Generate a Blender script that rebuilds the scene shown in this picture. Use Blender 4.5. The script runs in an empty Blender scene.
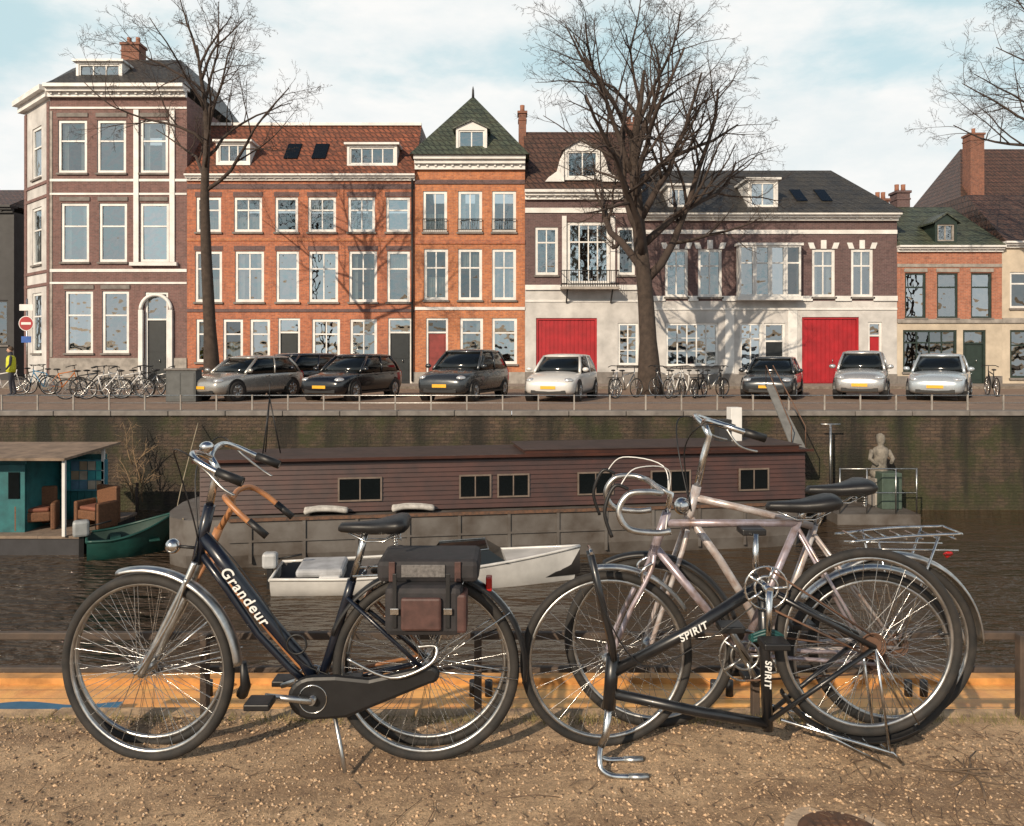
import bpy, bmesh, math, random
from mathutils import Vector, Matrix
R=random.Random(7)
C=bpy.context.scene.collection
sc=bpy.context.scene
PI=math.pi
F=800.0; HY=354.0; EYE=1.5
def X(px,d): return (px-512)*d/F
def Z(py,d): return EYE-(py-HY)*d/F
def rad(a): return math.radians(a)

# ---------------------------------------------------------------- mesh builder
class MB:
    def __init__(s): s.v=[]; s.f=[]; s.sm=[]
    def add(s,vs,fs,sm=False):
        o=len(s.v); s.v+=[tuple(v) for v in vs]; s.f+=[tuple(i+o for i in f) for f in fs]; s.sm+=[sm]*len(fs); return s
    def box(s,x0,y0,z0,x1,y1,z1):
        return s.add([(x0,y0,z0),(x1,y0,z0),(x1,y1,z0),(x0,y1,z0),(x0,y0,z1),(x1,y0,z1),(x1,y1,z1),(x0,y1,z1)],
          [(0,3,2,1),(4,5,6,7),(0,1,5,4),(1,2,6,5),(2,3,7,6),(3,0,4,7)])
    def quad(s,*p): return s.add(p,[tuple(range(len(p)))])
    def prism(s,poly,y0,y1):
        n=len(poly); vs=[(a,y0,b) for a,b in poly]+[(a,y1,b) for a,b in poly]
        return s.add(vs,[tuple(range(n)),tuple(range(2*n-1,n-1,-1))]+[(i,i+n,(i+1)%n+n,(i+1)%n) for i in range(n)])
    def xprism(s,poly,x0,x1):
        n=len(poly); vs=[(x0,a,b) for a,b in poly]+[(x1,a,b) for a,b in poly]
        return s.add(vs,[tuple(range(n)),tuple(range(2*n-1,n-1,-1))]+[(i,i+n,(i+1)%n+n,(i+1)%n) for i in range(n)])
    def tube(s,pts,r,n=8,closed=False,flat=1.0):
        pts=[Vector(p) for p in pts]; m=len(pts)
        rr=r if isinstance(r,(list,tuple)) else [r]*m
        nrm=None; vs=[]
        for i,p in enumerate(pts):
            if closed: t=pts[(i+1)%m]-pts[i-1]
            else: t=pts[min(i+1,m-1)]-pts[max(i-1,0)]
            if t.length<1e-9: t=Vector((0,0,1))
            t.normalize()
            if nrm is None:
                a=Vector((0,1,0)) if abs(t.y)<.9 else Vector((1,0,0))
                nrm=(a-t*a.dot(t)).normalized()
            else:
                q=nrm-t*nrm.dot(t)
                if q.length<1e-6: q=t.orthogonal()
                nrm=q.normalized()
            b=t.cross(nrm)
            for k in range(n):
                a=2*PI*k/n
                vs.append(p+(nrm*math.cos(a)*flat+b*math.sin(a))*rr[i])
        fs=[]
        for i in range(m if closed else m-1):
            j=(i+1)%m
            for k in range(n):
                fs.append((i*n+k,i*n+(k+1)%n,j*n+(k+1)%n,j*n+k))
        s.add(vs,fs,True)
        if not closed and n>3:
            o=len(s.v)-len(vs)
            s.f.append(tuple(o+k for k in range(n))[::-1]); s.sm.append(False)
            s.f.append(tuple(o+(m-1)*n+k for k in range(n))); s.sm.append(False)
        return s
    def torus(s,c,Rr,r,N=48,n=8,a0=0,a1=2*PI):
        c=Vector(c); full=abs(a1-a0-2*PI)<1e-6
        M=N if full else N+1
        pts=[c+Vector((math.cos(a0+(a1-a0)*i/N)*Rr,0,math.sin(a0+(a1-a0)*i/N)*Rr)) for i in range(M)]
        return s.tube(pts,r,n,closed=full)
    def loft(s,secs,cap=True,sm=True,ring=True):
        n=len(secs[0]); vs=[p for q in secs for p in q]; fs=[]
        for i in range(len(secs)-1):
            for k in range(n if ring else n-1):
                fs.append((i*n+k,i*n+(k+1)%n,(i+1)*n+(k+1)%n,(i+1)*n+k))
        if cap: fs.append(tuple(range(n))[::-1]); fs.append(tuple((len(secs)-1)*n+k for k in range(n)))
        return s.add(vs,fs,sm)
    def ball(s,c,rx,ry=None,rz=None,n=12,m=8):
        ry=ry or rx; rz=rz or rx
        secs=[]
        for i in range(m+1):
            t=-PI/2+PI*i/m; q=max(math.cos(t),.02)
            secs.append([(c[0]+rx*q*math.cos(2*PI*k/n),c[1]+ry*q*math.sin(2*PI*k/n),c[2]+rz*math.sin(t)) for k in range(n)])
        return s.loft(secs)
    def build(s,name,mat,parent=None,bevel=0,sub=0,loc=None,rz=0,recalc=None):
        me=bpy.data.meshes.new(name); me.from_pydata(s.v,[],s.f)
        me.polygons.foreach_set('use_smooth',s.sm)
        if bevel or sub or recalc:
            b=bmesh.new(); b.from_mesh(me); bmesh.ops.recalc_face_normals(b,faces=b.faces); b.to_mesh(me); b.free()
        me.materials.append(mat); me.update()
        o=bpy.data.objects.new(name,me); C.objects.link(o)
        if parent: o.parent=parent
        if loc: o.location=loc
        if rz: o.rotation_euler=(0,0,rz)
        if bevel:
            m=o.modifiers.new('b','BEVEL'); m.width=bevel; m.segments=2; m.limit_method='ANGLE'
        if sub:
            m=o.modifiers.new('s','SUBSURF'); m.levels=sub; m.render_levels=sub
        return o
def tag(o,label=None,cat=None,group=None,kind=None):
    if label: o['label']=label
    if cat: o['category']=cat
    if group: o['group']=group
    if kind: o['kind']=kind
    return o
def thing(name,label,cat,loc=(0,0,0),rz=0,group=None):
    o=bpy.data.objects.new(name,None); C.objects.link(o); o.empty_display_size=.1
    o.location=loc; o.rotation_euler=(0,0,rz); return tag(o,label,cat,group)
def copy_tree(o,parent=None):
    c=o.copy(); C.objects.link(c)
    if parent: c.parent=parent
    for ch in list(o.children): copy_tree(ch,c)
    return c
def smooth(pts,k=6):
    P=[Vector(p) for p in pts]; out=[]
    for i in range(len(P)-1):
        a=P[max(i-1,0)];b=P[i];c=P[i+1];d=P[min(i+2,len(P)-1)]
        for j in range(k):
            t=j/k; out.append(.5*((2*b)+(c-a)*t+(2*a-5*b+4*c-d)*t*t+(3*b-a-3*c+d)*t**3))
    out.append(P[-1]); return out

# ---------------------------------------------------------------- materials
def nm(name):
    m=bpy.data.materials.new(name); m.use_nodes=True; nt=m.node_tree
    return m,nt,nt.nodes,nt.links,nt.nodes['Principled BSDF']
def c4(c): return (c[0],c[1],c[2],1)
def mixc(ns,ls,fac,a,b,mode='MIX'):
    n=ns.new('ShaderNodeMix'); n.data_type='RGBA'; n.blend_type=mode
    for sock,v in ((n.inputs[0],fac),(n.inputs[6],a),(n.inputs[7],b)):
        if isinstance(v,(int,float)): sock.default_value=v
        elif isinstance(v,tuple): sock.default_value=c4(v)
        else: ls.new(v,sock)
    return n.outputs[2]
def ramp(ns,ls,src,a,b,c=0,d=1):
    n=ns.new('ShaderNodeMapRange'); n.inputs[1].default_value=a; n.inputs[2].default_value=b; n.inputs[3].default_value=c; n.inputs[4].default_value=d; ls.new(src,n.inputs[0]); return n.outputs[0]
def noise(ns,ls,vec,scale,detail=5,rough=.6):
    n=ns.new('ShaderNodeTexNoise'); n.inputs['Scale'].default_value=scale; n.inputs['Detail'].default_value=detail; n.inputs['Roughness'].default_value=rough
    ls.new(vec,n.inputs['Vector']); return n.outputs['Fac']
def mul(ns,ls,a,b,op='MULTIPLY'):
    n=ns.new('ShaderNodeMath'); n.operation=op
    for i,v in ((0,a),(1,b)):
        if isinstance(v,(int,float)): n.inputs[i].default_value=v
        else: ls.new(v,n.inputs[i])
    return n.outputs[0]
def bumpn(ns,ls,h,strength,dist):
    n=ns.new('ShaderNodeBump'); n.inputs['Strength'].default_value=strength; n.inputs['Distance'].default_value=dist; ls.new(h,n.inputs['Height']); return n.outputs['Normal']
def M(name,col,rough=.6,metal=0,var=.35,scale=4,bump=.0,bscale=60,col2=None,bdist=.01,coat=0):
    m,nt,ns,ls,p=nm(name)
    tc=ns.new('ShaderNodeTexCoord').outputs['Object']
    f=ramp(ns,ls,noise(ns,ls,tc,scale),.35,.7)
    c2=col2 or tuple(x*(1-var) for x in col)
    ls.new(mixc(ns,ls,f,col,c2),p.inputs['Base Color'])
    ls.new(ramp(ns,ls,noise(ns,ls,tc,scale*3.1),0,1,max(rough-.08,.02),min(rough+.12,1)),p.inputs['Roughness']); p.inputs['Metallic'].default_value=metal
    if coat: p.inputs['Coat Weight'].default_value=coat
    if bump: ls.new(bumpn(ns,ls,noise(ns,ls,tc,bscale),bump,bdist),p.inputs['Normal'])
    return m
def uvvec(ns,ls,flat=False):
    tc=ns.new('ShaderNodeTexCoord').outputs['Object']
    if flat: return tc,tc
    s=ns.new('ShaderNodeSeparateXYZ'); ls.new(tc,s.inputs[0])
    c=ns.new('ShaderNodeCombineXYZ'); ls.new(mul(ns,ls,s.outputs[0],s.outputs[1],'ADD'),c.inputs[0]); ls.new(s.outputs[2],c.inputs[1])
    return tc,c.outputs[0]
def brick(name,c1,c2,mortar,bw=.22,bh=.07,ms=.008,dirt=(.08,.06,.05),dirtamt=.45,dscale=.5,flat=False,bump=.5,rough=.85,moss=None):
    m,nt,ns,ls,p=nm(name)
    tc,uv=uvvec(ns,ls,flat)
    b=ns.new('ShaderNodeTexBrick'); ls.new(uv,b.inputs['Vector'])
    b.inputs['Scale'].default_value=1; b.inputs['Brick Width'].default_value=bw; b.inputs['Row Height'].default_value=bh; b.inputs['Mortar Size'].default_value=ms
    b.inputs['Color1'].default_value=c4(c1); b.inputs['Color2'].default_value=c4(c2); b.inputs['Mortar'].default_value=c4(mortar); b.inputs['Mortar Smooth'].default_value=.3
    col=b.outputs['Color']
    f=ramp(ns,ls,noise(ns,ls,tc,dscale,8,.65),.42,.75)
    col=mixc(ns,ls,mul(ns,ls,f,dirtamt),col,dirt)
    v=ramp(ns,ls,noise(ns,ls,tc,7,4),.3,.75)
    col=mixc(ns,ls,v,col,mixc(ns,ls,.4,col,tuple(min(1,x*1.7) for x in c1)))
    v2=ramp(ns,ls,noise(ns,ls,tc,3.2,7,.75),.5,.68)
    col=mixc(ns,ls,mul(ns,ls,v2,.5),col,tuple(x*.55 for x in c2))
    mp=ns.new('ShaderNodeMapping'); mp.inputs['Scale'].default_value=(2.6,2.6,.35); ls.new(tc,mp.inputs[0])
    st=ramp(ns,ls,noise(ns,ls,mp.outputs[0],1.2,6,.7),.5,.75)
    col=mixc(ns,ls,mul(ns,ls,st,.35),col,tuple(x*.6 for x in dirt))
    if moss:
        col=mixc(ns,ls,ramp(ns,ls,noise(ns,ls,tc,1.1,9,.7),.45,.6),col,moss)
        col=mixc(ns,ls,mul(ns,ls,ramp(ns,ls,noise(ns,ls,tc,14,5,.8),.5,.66),.5),col,(.10,.08,.052))
        col=mixc(ns,ls,mul(ns,ls,ramp(ns,ls,noise(ns,ls,mp.outputs[0],.5,6,.6),.46,.62),.85),col,(.012,.011,.008))
    ls.new(col,p.inputs['Base Color']); p.inputs['Roughness'].default_value=rough
    h=mul(ns,ls,mul(ns,ls,b.outputs['Fac'],-1.0),noise(ns,ls,tc,25),'ADD')
    ls.new(bumpn(ns,ls,h,bump,.02 if not moss else .05),p.inputs['Normal'])
    return m
bk_purple=brick('plum_brick',(.17,.085,.075),(.10,.052,.05),(.2,.16,.145),dirtamt=.35)
bk_orange=brick('orange_brick',(.44,.14,.062),(.22,.07,.042),(.30,.21,.16),dirtamt=.65,dirt=(.14,.062,.052),dscale=.35)
bk_orange2=brick('amber_brick',(.47,.165,.062),(.26,.085,.042),(.33,.24,.18),dirtamt=.5,dirt=(.16,.07,.05),dscale=.4)
bk_dark=brick('brown_brick',(.115,.065,.065),(.07,.042,.046),(.16,.13,.12),dirtamt=.3)
bk_red=brick('red_brick',(.38,.14,.08),(.23,.08,.05),(.3,.23,.18),dirtamt=.35)
bk_chim=brick('chimney_brick',(.22,.085,.05),(.13,.05,.035),(.18,.14,.12),dirtamt=.5)
tile_or=brick('rust_roof_tile',(.25,.08,.04),(.10,.035,.022),(.025,.012,.008),bw=.26,bh=.3,ms=.045,dirt=(.04,.03,.025),bump=1,rough=.6,dscale=1.2,dirtamt=.75)
tile_gn=brick('green_slate_tile',(.065,.08,.055),(.03,.04,.032),(.01,.012,.01),bw=.26,bh=.3,ms=.04,dirt=(.1,.09,.05),bump=1,rough=.45,dscale=1.2)
tile_dk=brick('dark_roof_tile',(.045,.042,.038),(.02,.02,.02),(.007,.007,.007),bw=.26,bh=.3,ms=.04,dirt=(.08,.065,.04),bump=1,rough=.45,dscale=1.2)
tile_br=brick('brown_roof_tile',(.10,.05,.035),(.05,.03,.022),(.012,.008,.008),bw=.26,bh=.3,ms=.04,dirt=(.03,.03,.025),bump=1,rough=.5,dscale=1.2)
quay_m=brick('mossy_quay_brick',(.105,.068,.045),(.045,.033,.026),(.028,.023,.018),bw=.26,bh=.085,ms=.01,dirt=(.014,.012,.01),dirtamt=.9,dscale=.4,bump=1,moss=(.038,.040,.014))
pave_m=brick('street_clinker',(.22,.145,.10),(.13,.09,.07),(.09,.065,.05),bw=.2,bh=.1,ms=.01,flat=True,dirt=(.28,.20,.14),dirtamt=.5,bump=.4)
walk_m=brick('pavement_slab',(.25,.21,.18),(.19,.165,.14),(.1,.08,.06),bw=.3,bh=.3,ms=.012,flat=True,dirt=(.12,.1,.08),dirtamt=.5,bump=.4)
white=M('white_paint',(.72,.71,.69),.5,var=.28,scale=1.5)
stucco=M('pale_stucco',(.56,.545,.53),.75,var=.42,scale=.9,bump=.2,bscale=30)
cream=M('cream_stucco',(.54,.46,.36),.8,var=.35,scale=1,bump=.2,bscale=30)
stone=M('grey_stone',(.33,.30,.27),.8,var=.45,scale=3,bump=.4,bscale=30)
dkstone=M('soot_stone',(.20,.18,.165),.8,var=.45,scale=3,bump=.4,bscale=30)
redpaint=M('red_paint',(.36,.010,.016),.5,var=.35,scale=2)
darkwood=M('dark_door_paint',(.014,.018,.02),.4,scale=3)
greendoor=M('dark_green_paint',(.02,.035,.028),.4)
iron=M('black_iron',(.010,.010,.011),.5,metal=.0)
curt=M('net_curtain',(.58,.56,.50),.9,var=.3,scale=2)
slate=M('dark_cladding',(.03,.03,.032),.6,scale=1)
def glassmat(name,f0,tint,rough=.03):
    m,nt,ns,ls,p=nm(name)
    tr=ns.new('ShaderNodeBsdfTransparent'); tr.inputs[0].default_value=c4(tint)
    gl=ns.new('ShaderNodeBsdfGlossy'); gl.inputs[0].default_value=(.88,.95,.98,1); gl.inputs['Roughness'].default_value=rough
    lw=ns.new('ShaderNodeFresnel'); lw.inputs[0].default_value=1.5
    # each pane carries its own amount of reflection
    oi=ns.new('ShaderNodeObjectInfo')
    ad=mul(ns,ls,lw.outputs[0],ramp(ns,ls,oi.outputs['Random'],0,1,f0*.45,f0*1.7),'ADD')
    mx=ns.new('ShaderNodeMixShader'); ls.new(ad,mx.inputs[0]); ls.new(tr.outputs[0],mx.inputs[1]); ls.new(gl.outputs[0],mx.inputs[2])
    tc=ns.new('ShaderNodeTexCoord').outputs['Object']
    ls.new(bumpn(ns,ls,noise(ns,ls,tc,1.3,2),.5,.10),gl.inputs['Normal'])
    ls.new(mx.outputs[0],ns['Material Output'].inputs[0]); return m
glass=glassmat('window_glass',.30,(.45,.5,.52))
carglass=M('car_glass',(.006,.008,.009),.05,var=.2)
bark=M('bare_bark',(.06,.042,.032),.9,var=.5,scale=6,bump=.6,bscale=30)
twigm=M('winter_twig',(.055,.038,.03),.9,var=.4,scale=2)
rubber=M('tyre_rubber',(.011,.011,.011),.75,var=.4,scale=15,col2=(.032,.027,.023),bump=.5,bscale=300,bdist=.002)
chrome=M('worn_chrome',(.72,.72,.71),.2,metal=1,var=.5,scale=25)
alu=M('dull_aluminium',(.58,.58,.57),.33,metal=1,var=.45,scale=20)
blackp=M('black_frame_paint',(.005,.006,.008),.3,var=.3,scale=12,col2=(.014,.014,.015),coat=.3)
navyp=M('navy_frame_paint',(.005,.008,.017),.28,var=.3,scale=12,coat=.3)
silverp=M('lilac_silver_paint',(.44,.40,.46),.3,metal=.5,var=.4,scale=18,col2=(.22,.15,.12))
whitep=M('off_white_frame_paint',(.52,.50,.50),.3,metal=.3,var=.4,scale=18,col2=(.28,.19,.15))
blkplastic=M('black_plastic',(.009,.009,.010),.45,scale=10)
leather=M('worn_saddle_vinyl',(.012,.012,.013),.45,var=.4,scale=20,bump=.2,bscale=200,bdist=.002)
rust=M('rusty_steel',(.14,.07,.04),.75,var=.5,scale=14,col2=(.05,.035,.028),bump=.4,bscale=60,bdist=.003)
greyrail=M('weathered_rail',(.085,.058,.042),.7,var=.5,scale=9,col2=(.03,.024,.02),bump=.4,bscale=50,bdist=.004)
tanp=M('tan_frame_paint',(.40,.18,.07),.4,var=.4,scale=18,col2=(.2,.09,.05))
lettr=M('white_decal',(.72,.72,.70),.5,var=.2,scale=40)
yellow=M('yellow_plate',(.72,.38,.02),.4,var=.1)
lampg=M('headlamp_lens',(.7,.72,.74),.08,metal=.6,var=.3,scale=30)
redl=M('red_lens',(.4,.01,.01),.2,var=.1)
clay=M('clay',(.3,.13,.08),.8)

# ---------------------------------------------------------------- world, sun, camera
w=bpy.data.worlds.new('World'); sc.world=w; w.use_nodes=True
ns=w.node_tree.nodes; ls=w.node_tree.links; bg=ns['Background']
SE=rad(27); SR=math.atan2(-.5,-.86)
sk=ns.new('ShaderNodeTexSky'); sk.sky_type='NISHITA'; sk.sun_disc=False; sk.sun_elevation=SE; sk.sun_rotation=SR; sk.dust_density=1.2; sk.ozone_density=1.5
tc=ns.new('ShaderNodeTexCoord')
mp=ns.new('ShaderNodeMapping'); mp.inputs['Scale'].default_value=(1,1,2.4); mp.inputs['Location'].default_value=(3.1,.4,.2); ls.new(tc.outputs['Generated'],mp.inputs[0])
n1=noise(ns,ls,mp.outputs[0],2.6,9,.56)
cf=ns.new('ShaderNodeMapRange'); cf.interpolation_type='SMOOTHSTEP'; ls.new(n1,cf.inputs[0]); cf.inputs[1].default_value=.36; cf.inputs[2].default_value=.52; cf.inputs[3].default_value=.0; cf.inputs[4].default_value=1
sx=ns.new('ShaderNodeSeparateXYZ'); ls.new(tc.outputs['Generated'],sx.inputs[0])
hz=ramp(ns,ls,sx.outputs[2],.42,.75,1,.0)
n2=noise(ns,ls,mp.outputs[0],6,7)
cc=mixc(ns,ls,ramp(ns,ls,n2,.42,.72),(10.6,10.6,10.4),(8.6,9.4,9.6))
skb=mixc(ns,ls,mul(ns,ls,hz,.85),sk.outputs[0],(7.0,9.2,9.6))
ls.new(mixc(ns,ls,mul(ns,ls,cf.outputs[0],hz),skb,cc),bg.inputs[0]); bg.inputs[1].default_value=.092
sun=bpy.data.lights.new('sun','SUN'); sun.energy=5.0; sun.angle=rad(.5); sun.color=(1,.83,.63)
so=bpy.data.objects.new('sun',sun); C.objects.link(so)
sd=Vector((-.5*math.cos(SE),-.86*math.cos(SE),math.sin(SE)))
so.rotation_euler=sd.to_track_quat('Z','Y').to_euler(); so.location=(-5,-6,10)
cam=bpy.data.cameras.new('camera'); co=bpy.data.objects.new('camera',cam); C.objects.link(co); sc.camera=co
co.location=(0,0,EYE); co.rotation_euler=(PI/2,0,0); cam.sensor_width=36; cam.lens=F/1024*36; cam.shift_y=-59/1024; cam.clip_start=.05; cam.clip_end=2000
sc.view_settings.view_transform='Standard'; sc.view_settings.look='None'

# ---------------------------------------------------------------- setting
WZ=-2.6; QY=3.37; FQ=21.0
def gmat():
    m,nt,ns,ls,p=nm('gritty_ground')
    tc=ns.new('ShaderNodeTexCoord').outputs['Object']
    mp=ns.new('ShaderNodeMapping'); mp.inputs['Scale'].default_value=(.6,1.9,1); mp.inputs['Rotation'].default_value=(0,0,.12); ls.new(tc,mp.inputs[0])
    a=ramp(ns,ls,noise(ns,ls,mp.outputs[0],1.5,9,.68),.42,.60); b=ramp(ns,ls,noise(ns,ls,tc,75,6,.8),.44,.64); c=ramp(ns,ls,noise(ns,ls,tc,11,7,.78),.47,.62)
    col=mixc(ns,ls,a,(.86,.60,.37),(.46,.30,.18)); col=mixc(ns,ls,b,col,mixc(ns,ls,.55,col,(.10,.06,.04)))
    col=mixc(ns,ls,mul(ns,ls,c,.5),col,(.19,.125,.085))
    ls.new(col,p.inputs['Base Color']); p.inputs['Roughness'].default_value=.92
    s=mul(ns,ls,noise(ns,ls,tc,140,5,.8),noise(ns,ls,tc,22,6,.7),'ADD')
    ls.new(bumpn(ns,ls,s,1,.022),p.inputs['Normal']); return m
gm=gmat()
mb=MB()
nx,ny=150,60
def gz(x,y): return .012*math.sin(x*1.7+y*2.3)*math.sin(y*3.1-x*.8)+.006*math.sin(x*6.1+1)*math.sin(y*7.7)
x0,x1,y0,y1=-4,4,1.6,3.30
vs=[(x0+(x1-x0)*i/nx,y0+(y1-y0)*j/ny,0) for j in range(ny+1) for i in range(nx+1)]
vs=[(x,y,gz(x,y)*max(0,min(1,(y-y0)*3,(y1-y)*5,(x-x0)*3,(x1-x)*3))) for x,y,z in vs]
mb.add(vs,[(j*(nx+1)+i,j*(nx+1)+i+1,(j+1)*(nx+1)+i+1,(j+1)*(nx+1)+i) for j in range(ny) for i in range(nx)],True)
mb.quad((-300,-300,0),(300,-300,0),(300,1.6,0),(-300,1.6,0)); mb.quad((-300,1.6,0),(-4,1.6,0),(-4,3.3,0),(-300,3.3,0)); mb.quad((4,1.6,0),(300,1.6,0),(300,3.3,0),(4,3.3,0))
tag(mb.build('ground',gm),kind='structure')
mb=MB(); mb.box(-300,3.302,-3.5,300,QY,-.03)
tag(mb.build('near_quay_wall',quay_m),'brick quay wall below the gravelly near bank','quay wall')
r_=random.Random(3); xx=-4.5
kst=thing('kerb_edge','row of worn flat edging stones along the near bank','kerb',(0,3.302,-.03))
sandst=M('sandy_edging_stone',(.50,.34,.20),.85,var=.6,scale=12,bump=.6,bscale=50,col2=(.16,.11,.075))
while xx<4.5:
    L=.7+r_.random()*.4; MB().box(xx,0,0,xx+L-.012,.085,.030+r_.random()*.008).build('edging_stone',sandst,kst,bevel=.008); xx+=L
def watermat():
    m,nt,ns,ls,p=nm('canal_water')
    tc=ns.new('ShaderNodeTexCoord'); mp=ns.new('ShaderNodeMapping'); mp.inputs['Scale'].default_value=(.5,1.3,1); ls.new(tc.outputs['Object'],mp.inputs[0])
    p.inputs['Base Color'].default_value=(.048,.031,.017,1); p.inputs['Roughness'].default_value=.03; p.inputs['IOR'].default_value=1.42
    sp=ns.new('ShaderNodeSeparateXYZ'); ls.new(tc.outputs['Object'],sp.inputs[0])
    # open water on the left is ruffled by the wind, the lee of the boats is calmer
    lee=ramp(ns,ls,sp.outputs[0],-7,0,1.5,.75)
    wind=mul(ns,ls,ramp(ns,ls,noise(ns,ls,mp.outputs[0],.35,3,.5),.38,.62,.45,1.3),lee)
    s=mul(ns,ls,noise(ns,ls,mp.outputs[0],1.9,3,.5),mul(ns,ls,noise(ns,ls,mp.outputs[0],6.5,3,.5),.5),'ADD')
    s=mul(ns,ls,s,wind)
    ls.new(bumpn(ns,ls,s,1.0,.36),p.inputs['Normal']); return m
tag(MB().quad((-300,QY,WZ),(300,QY,WZ),(300,FQ+.4,WZ),(-300,FQ+.4,WZ)).build('water',watermat()),kind='structure')
tag(MB().quad((-500,FQ+.4,-.02),(500,FQ+.4,-.02),(500,35,-.02),(-500,35,-.02)).build('road',pave_m),kind='structure')
mb=MB(); mb.box(-500,34.8,-.3,500,600,.10)
tag(mb.build('pavement',walk_m),kind='structure')
MBq=MB(); MBq.box(-200,FQ,-3.5,200,FQ+.38,-.12)
tag(MBq.build('far_quay_wall',quay_m),'long mossy brick quay wall across the canal','quay wall')
cp=thing('quay_coping','worn stone coping on top of the far quay wall','coping',(0,FQ-.06,-.12))
for i in range(60):
    MB().box(-45+i*1.5,0,0,-45+i*1.5+1.485,.5,.13).build('coping_stone',dkstone,cp,bevel=.015)
def scatter(n,seed,xa,xb,ya,yb,s0,s1,name,mat):
    r=random.Random(seed); m=MB()
    for i in range(n):
        x=r.uniform(xa,xb); y=r.uniform(ya,yb)
        s=s0+(s1-s0)*r.random()**5
        a=r.random()*PI; ca,sa=math.cos(a),math.sin(a)
        z=gz(x,y)+s*.2
        pts=[(s,0,0),(0,s*.7,0),(-s*.9,0,0),(0,-s*.8,0),(s*.1,0,s*.6),(0,0,-s*.6)]
        pts=[(x+(p[0]*ca-p[1]*sa)*r.uniform(.8,1.2),y+(p[0]*sa+p[1]*ca)*r.uniform(.8,1.2),z+p[2]) for p in pts]
        m.add(pts,[(0,1,4),(1,2,4),(2,3,4),(3,0,4),(1,0,5),(2,1,5),(3,2,5),(0,3,5)])
    return m.build(name,mat)
peb=M('pebble_stone',(.58,.44,.31),.85,var=.6,scale=35)
peb2=M('dark_pebble_stone',(.14,.095,.065),.85,var=.5,scale=35)
peb3=M('tan_pebble_stone',(.60,.41,.25),.85,var=.6,scale=35)
tag(scatter(9000,11,-2.6,2.6,1.9,3.29,.0015,.008,'gravel',peb),'pale grit and small stones scattered over the near bank','gravel',kind='stuff')
tag(scatter(8000,12,-2.6,2.6,1.9,3.29,.002,.011,'dark_gravel',peb2),'dark crumbs of soil and grit on the near bank','gravel',kind='stuff')
tag(scatter(28000,13,-2.6,2.6,1.9,3.29,.002,.010,'tan_gravel',peb3),'tan sandy crumbs covering the near bank','gravel',kind='stuff')
r_=random.Random(5); mb=MB()
for i in range(700):
    x=r_.uniform(-2.4,2.5); y=r_.uniform(2.3,3.28)
    if i>380: x=r_.uniform(1.1,2.4); y=r_.uniform(2.4,3.2)
    a=r_.random()*PI; L=r_.uniform(.015,.06) if r_.random()<.94 else r_.uniform(.1,.3)
    p=Vector((x,y,gz(x,y)+.005)); pts=[p]
    for k in range(3):
        a+=r_.uniform(-.4,.4); p=p+Vector((math.cos(a)*L/3,math.sin(a)*L/3,r_.uniform(-.002,.006))); pts.append(p)
    mb.tube(pts,[.0019,.0016,.0013,.001],4)
tag(mb.build('fallen_twigs',M('dry_twig',(.17,.11,.07),.8,var=.6,scale=10)),'small fallen twigs and stalks littering the near bank','twigs',kind='stuff')
mb=MB()
for i in range(1800):
    cx=r_.choice([-2.3,-1.6,-.9,-.2,.35,.9,1.5,2.1])+r_.gauss(0,.2); y=3.27+r_.gauss(0,.022); a=r_.random()*2*PI; h=r_.uniform(.015,.05); l=r_.uniform(.01,.04)
    mb.add([(cx,y,0),(cx+.003,y,0),(cx+math.cos(a)*l,y+math.sin(a)*l*.5,h)],[(0,1,2)])
tag(mb.build('grass_tufts',M('dry_moss_grass',(.13,.12,.04),.9,var=.5,scale=8,col2=(.25,.19,.09))),'dry grass tufts growing along the near stone edge','grass',kind='stuff')
# a few bigger fallen sticks at the right
r_=random.Random(17)
for k,(px,py,L,a) in enumerate(((950,790,.34,.5),(925,772,.22,-.3),(985,800,.28,.9))):
    y=1.5*F/(py-HY); x=X(px,y); pts=[Vector((0,0,0))]; aa=a
    for j in range(5): aa+=r_.uniform(-.3,.3); pts.append(pts[-1]+Vector((math.cos(aa)*L/5,math.sin(aa)*L/5,r_.uniform(-.002,.004))))
    m=MB(); m.tube(pts,[.005,.0045,.004,.0035,.003,.002],6); m.tube([pts[2],pts[2]+Vector((.05,-.04,.012)),pts[2]+Vector((.1,-.05,.02))],[.003,.002,.001],5); m.tube([pts[3],pts[3]+Vector((.03,.05,.01))],[.0025,.001],5)
    tag(m.build('fallen_stick',M('stick_bark_%d'%k,(.13,.09,.06),.85),loc=(x,y,gz(x,y)+.008)),['longer forked stick lying on the gravel near the bottom right','short stick on the gravel just right of the upturned bicycle','rightmost stick lying on the gravel'][k],'stick')
# manhole
mh=thing('manhole_cover','round iron manhole cover sunk in the gravel at the bottom right','manhole cover',(X(838,2.50),2.50,.006))
def disc(mb,c,r,y0,y1,n=32):
    vs=[(c[0]+r*math.cos(2*PI*k/n),c[1]+r*math.sin(2*PI*k/n),y0) for k in range(n)]+[(c[0]+r*math.cos(2*PI*k/n),c[1]+r*math.sin(2*PI*k/n),y1) for k in range(n)]
    mb.add(vs,[tuple(range(n))[::-1],tuple(range(n,2*n))]+[(k,(k+1)%n,(k+1)%n+n,k+n) for k in range(n)])
mb=MB(); disc(mb,(0,-.03),.17,-.02,.008); mb.build('concrete_ring',M('sandy_concrete',(.50,.38,.27),.9,var=.4,scale=9,bump=.5,bscale=60),mh)
mb=MB(); disc(mb,(0,-.03),.13,.0,.0095); mb.build('iron_lid',rust,mh)
mb=MB()
for i in range(-4,5):
    for j in range(-4,5):
        if i*i+j*j<17: mb.box(i*.026-.008,-.03+j*.026-.008,.0095,i*.026+.008,-.03+j*.026+.008,.0135)
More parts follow.
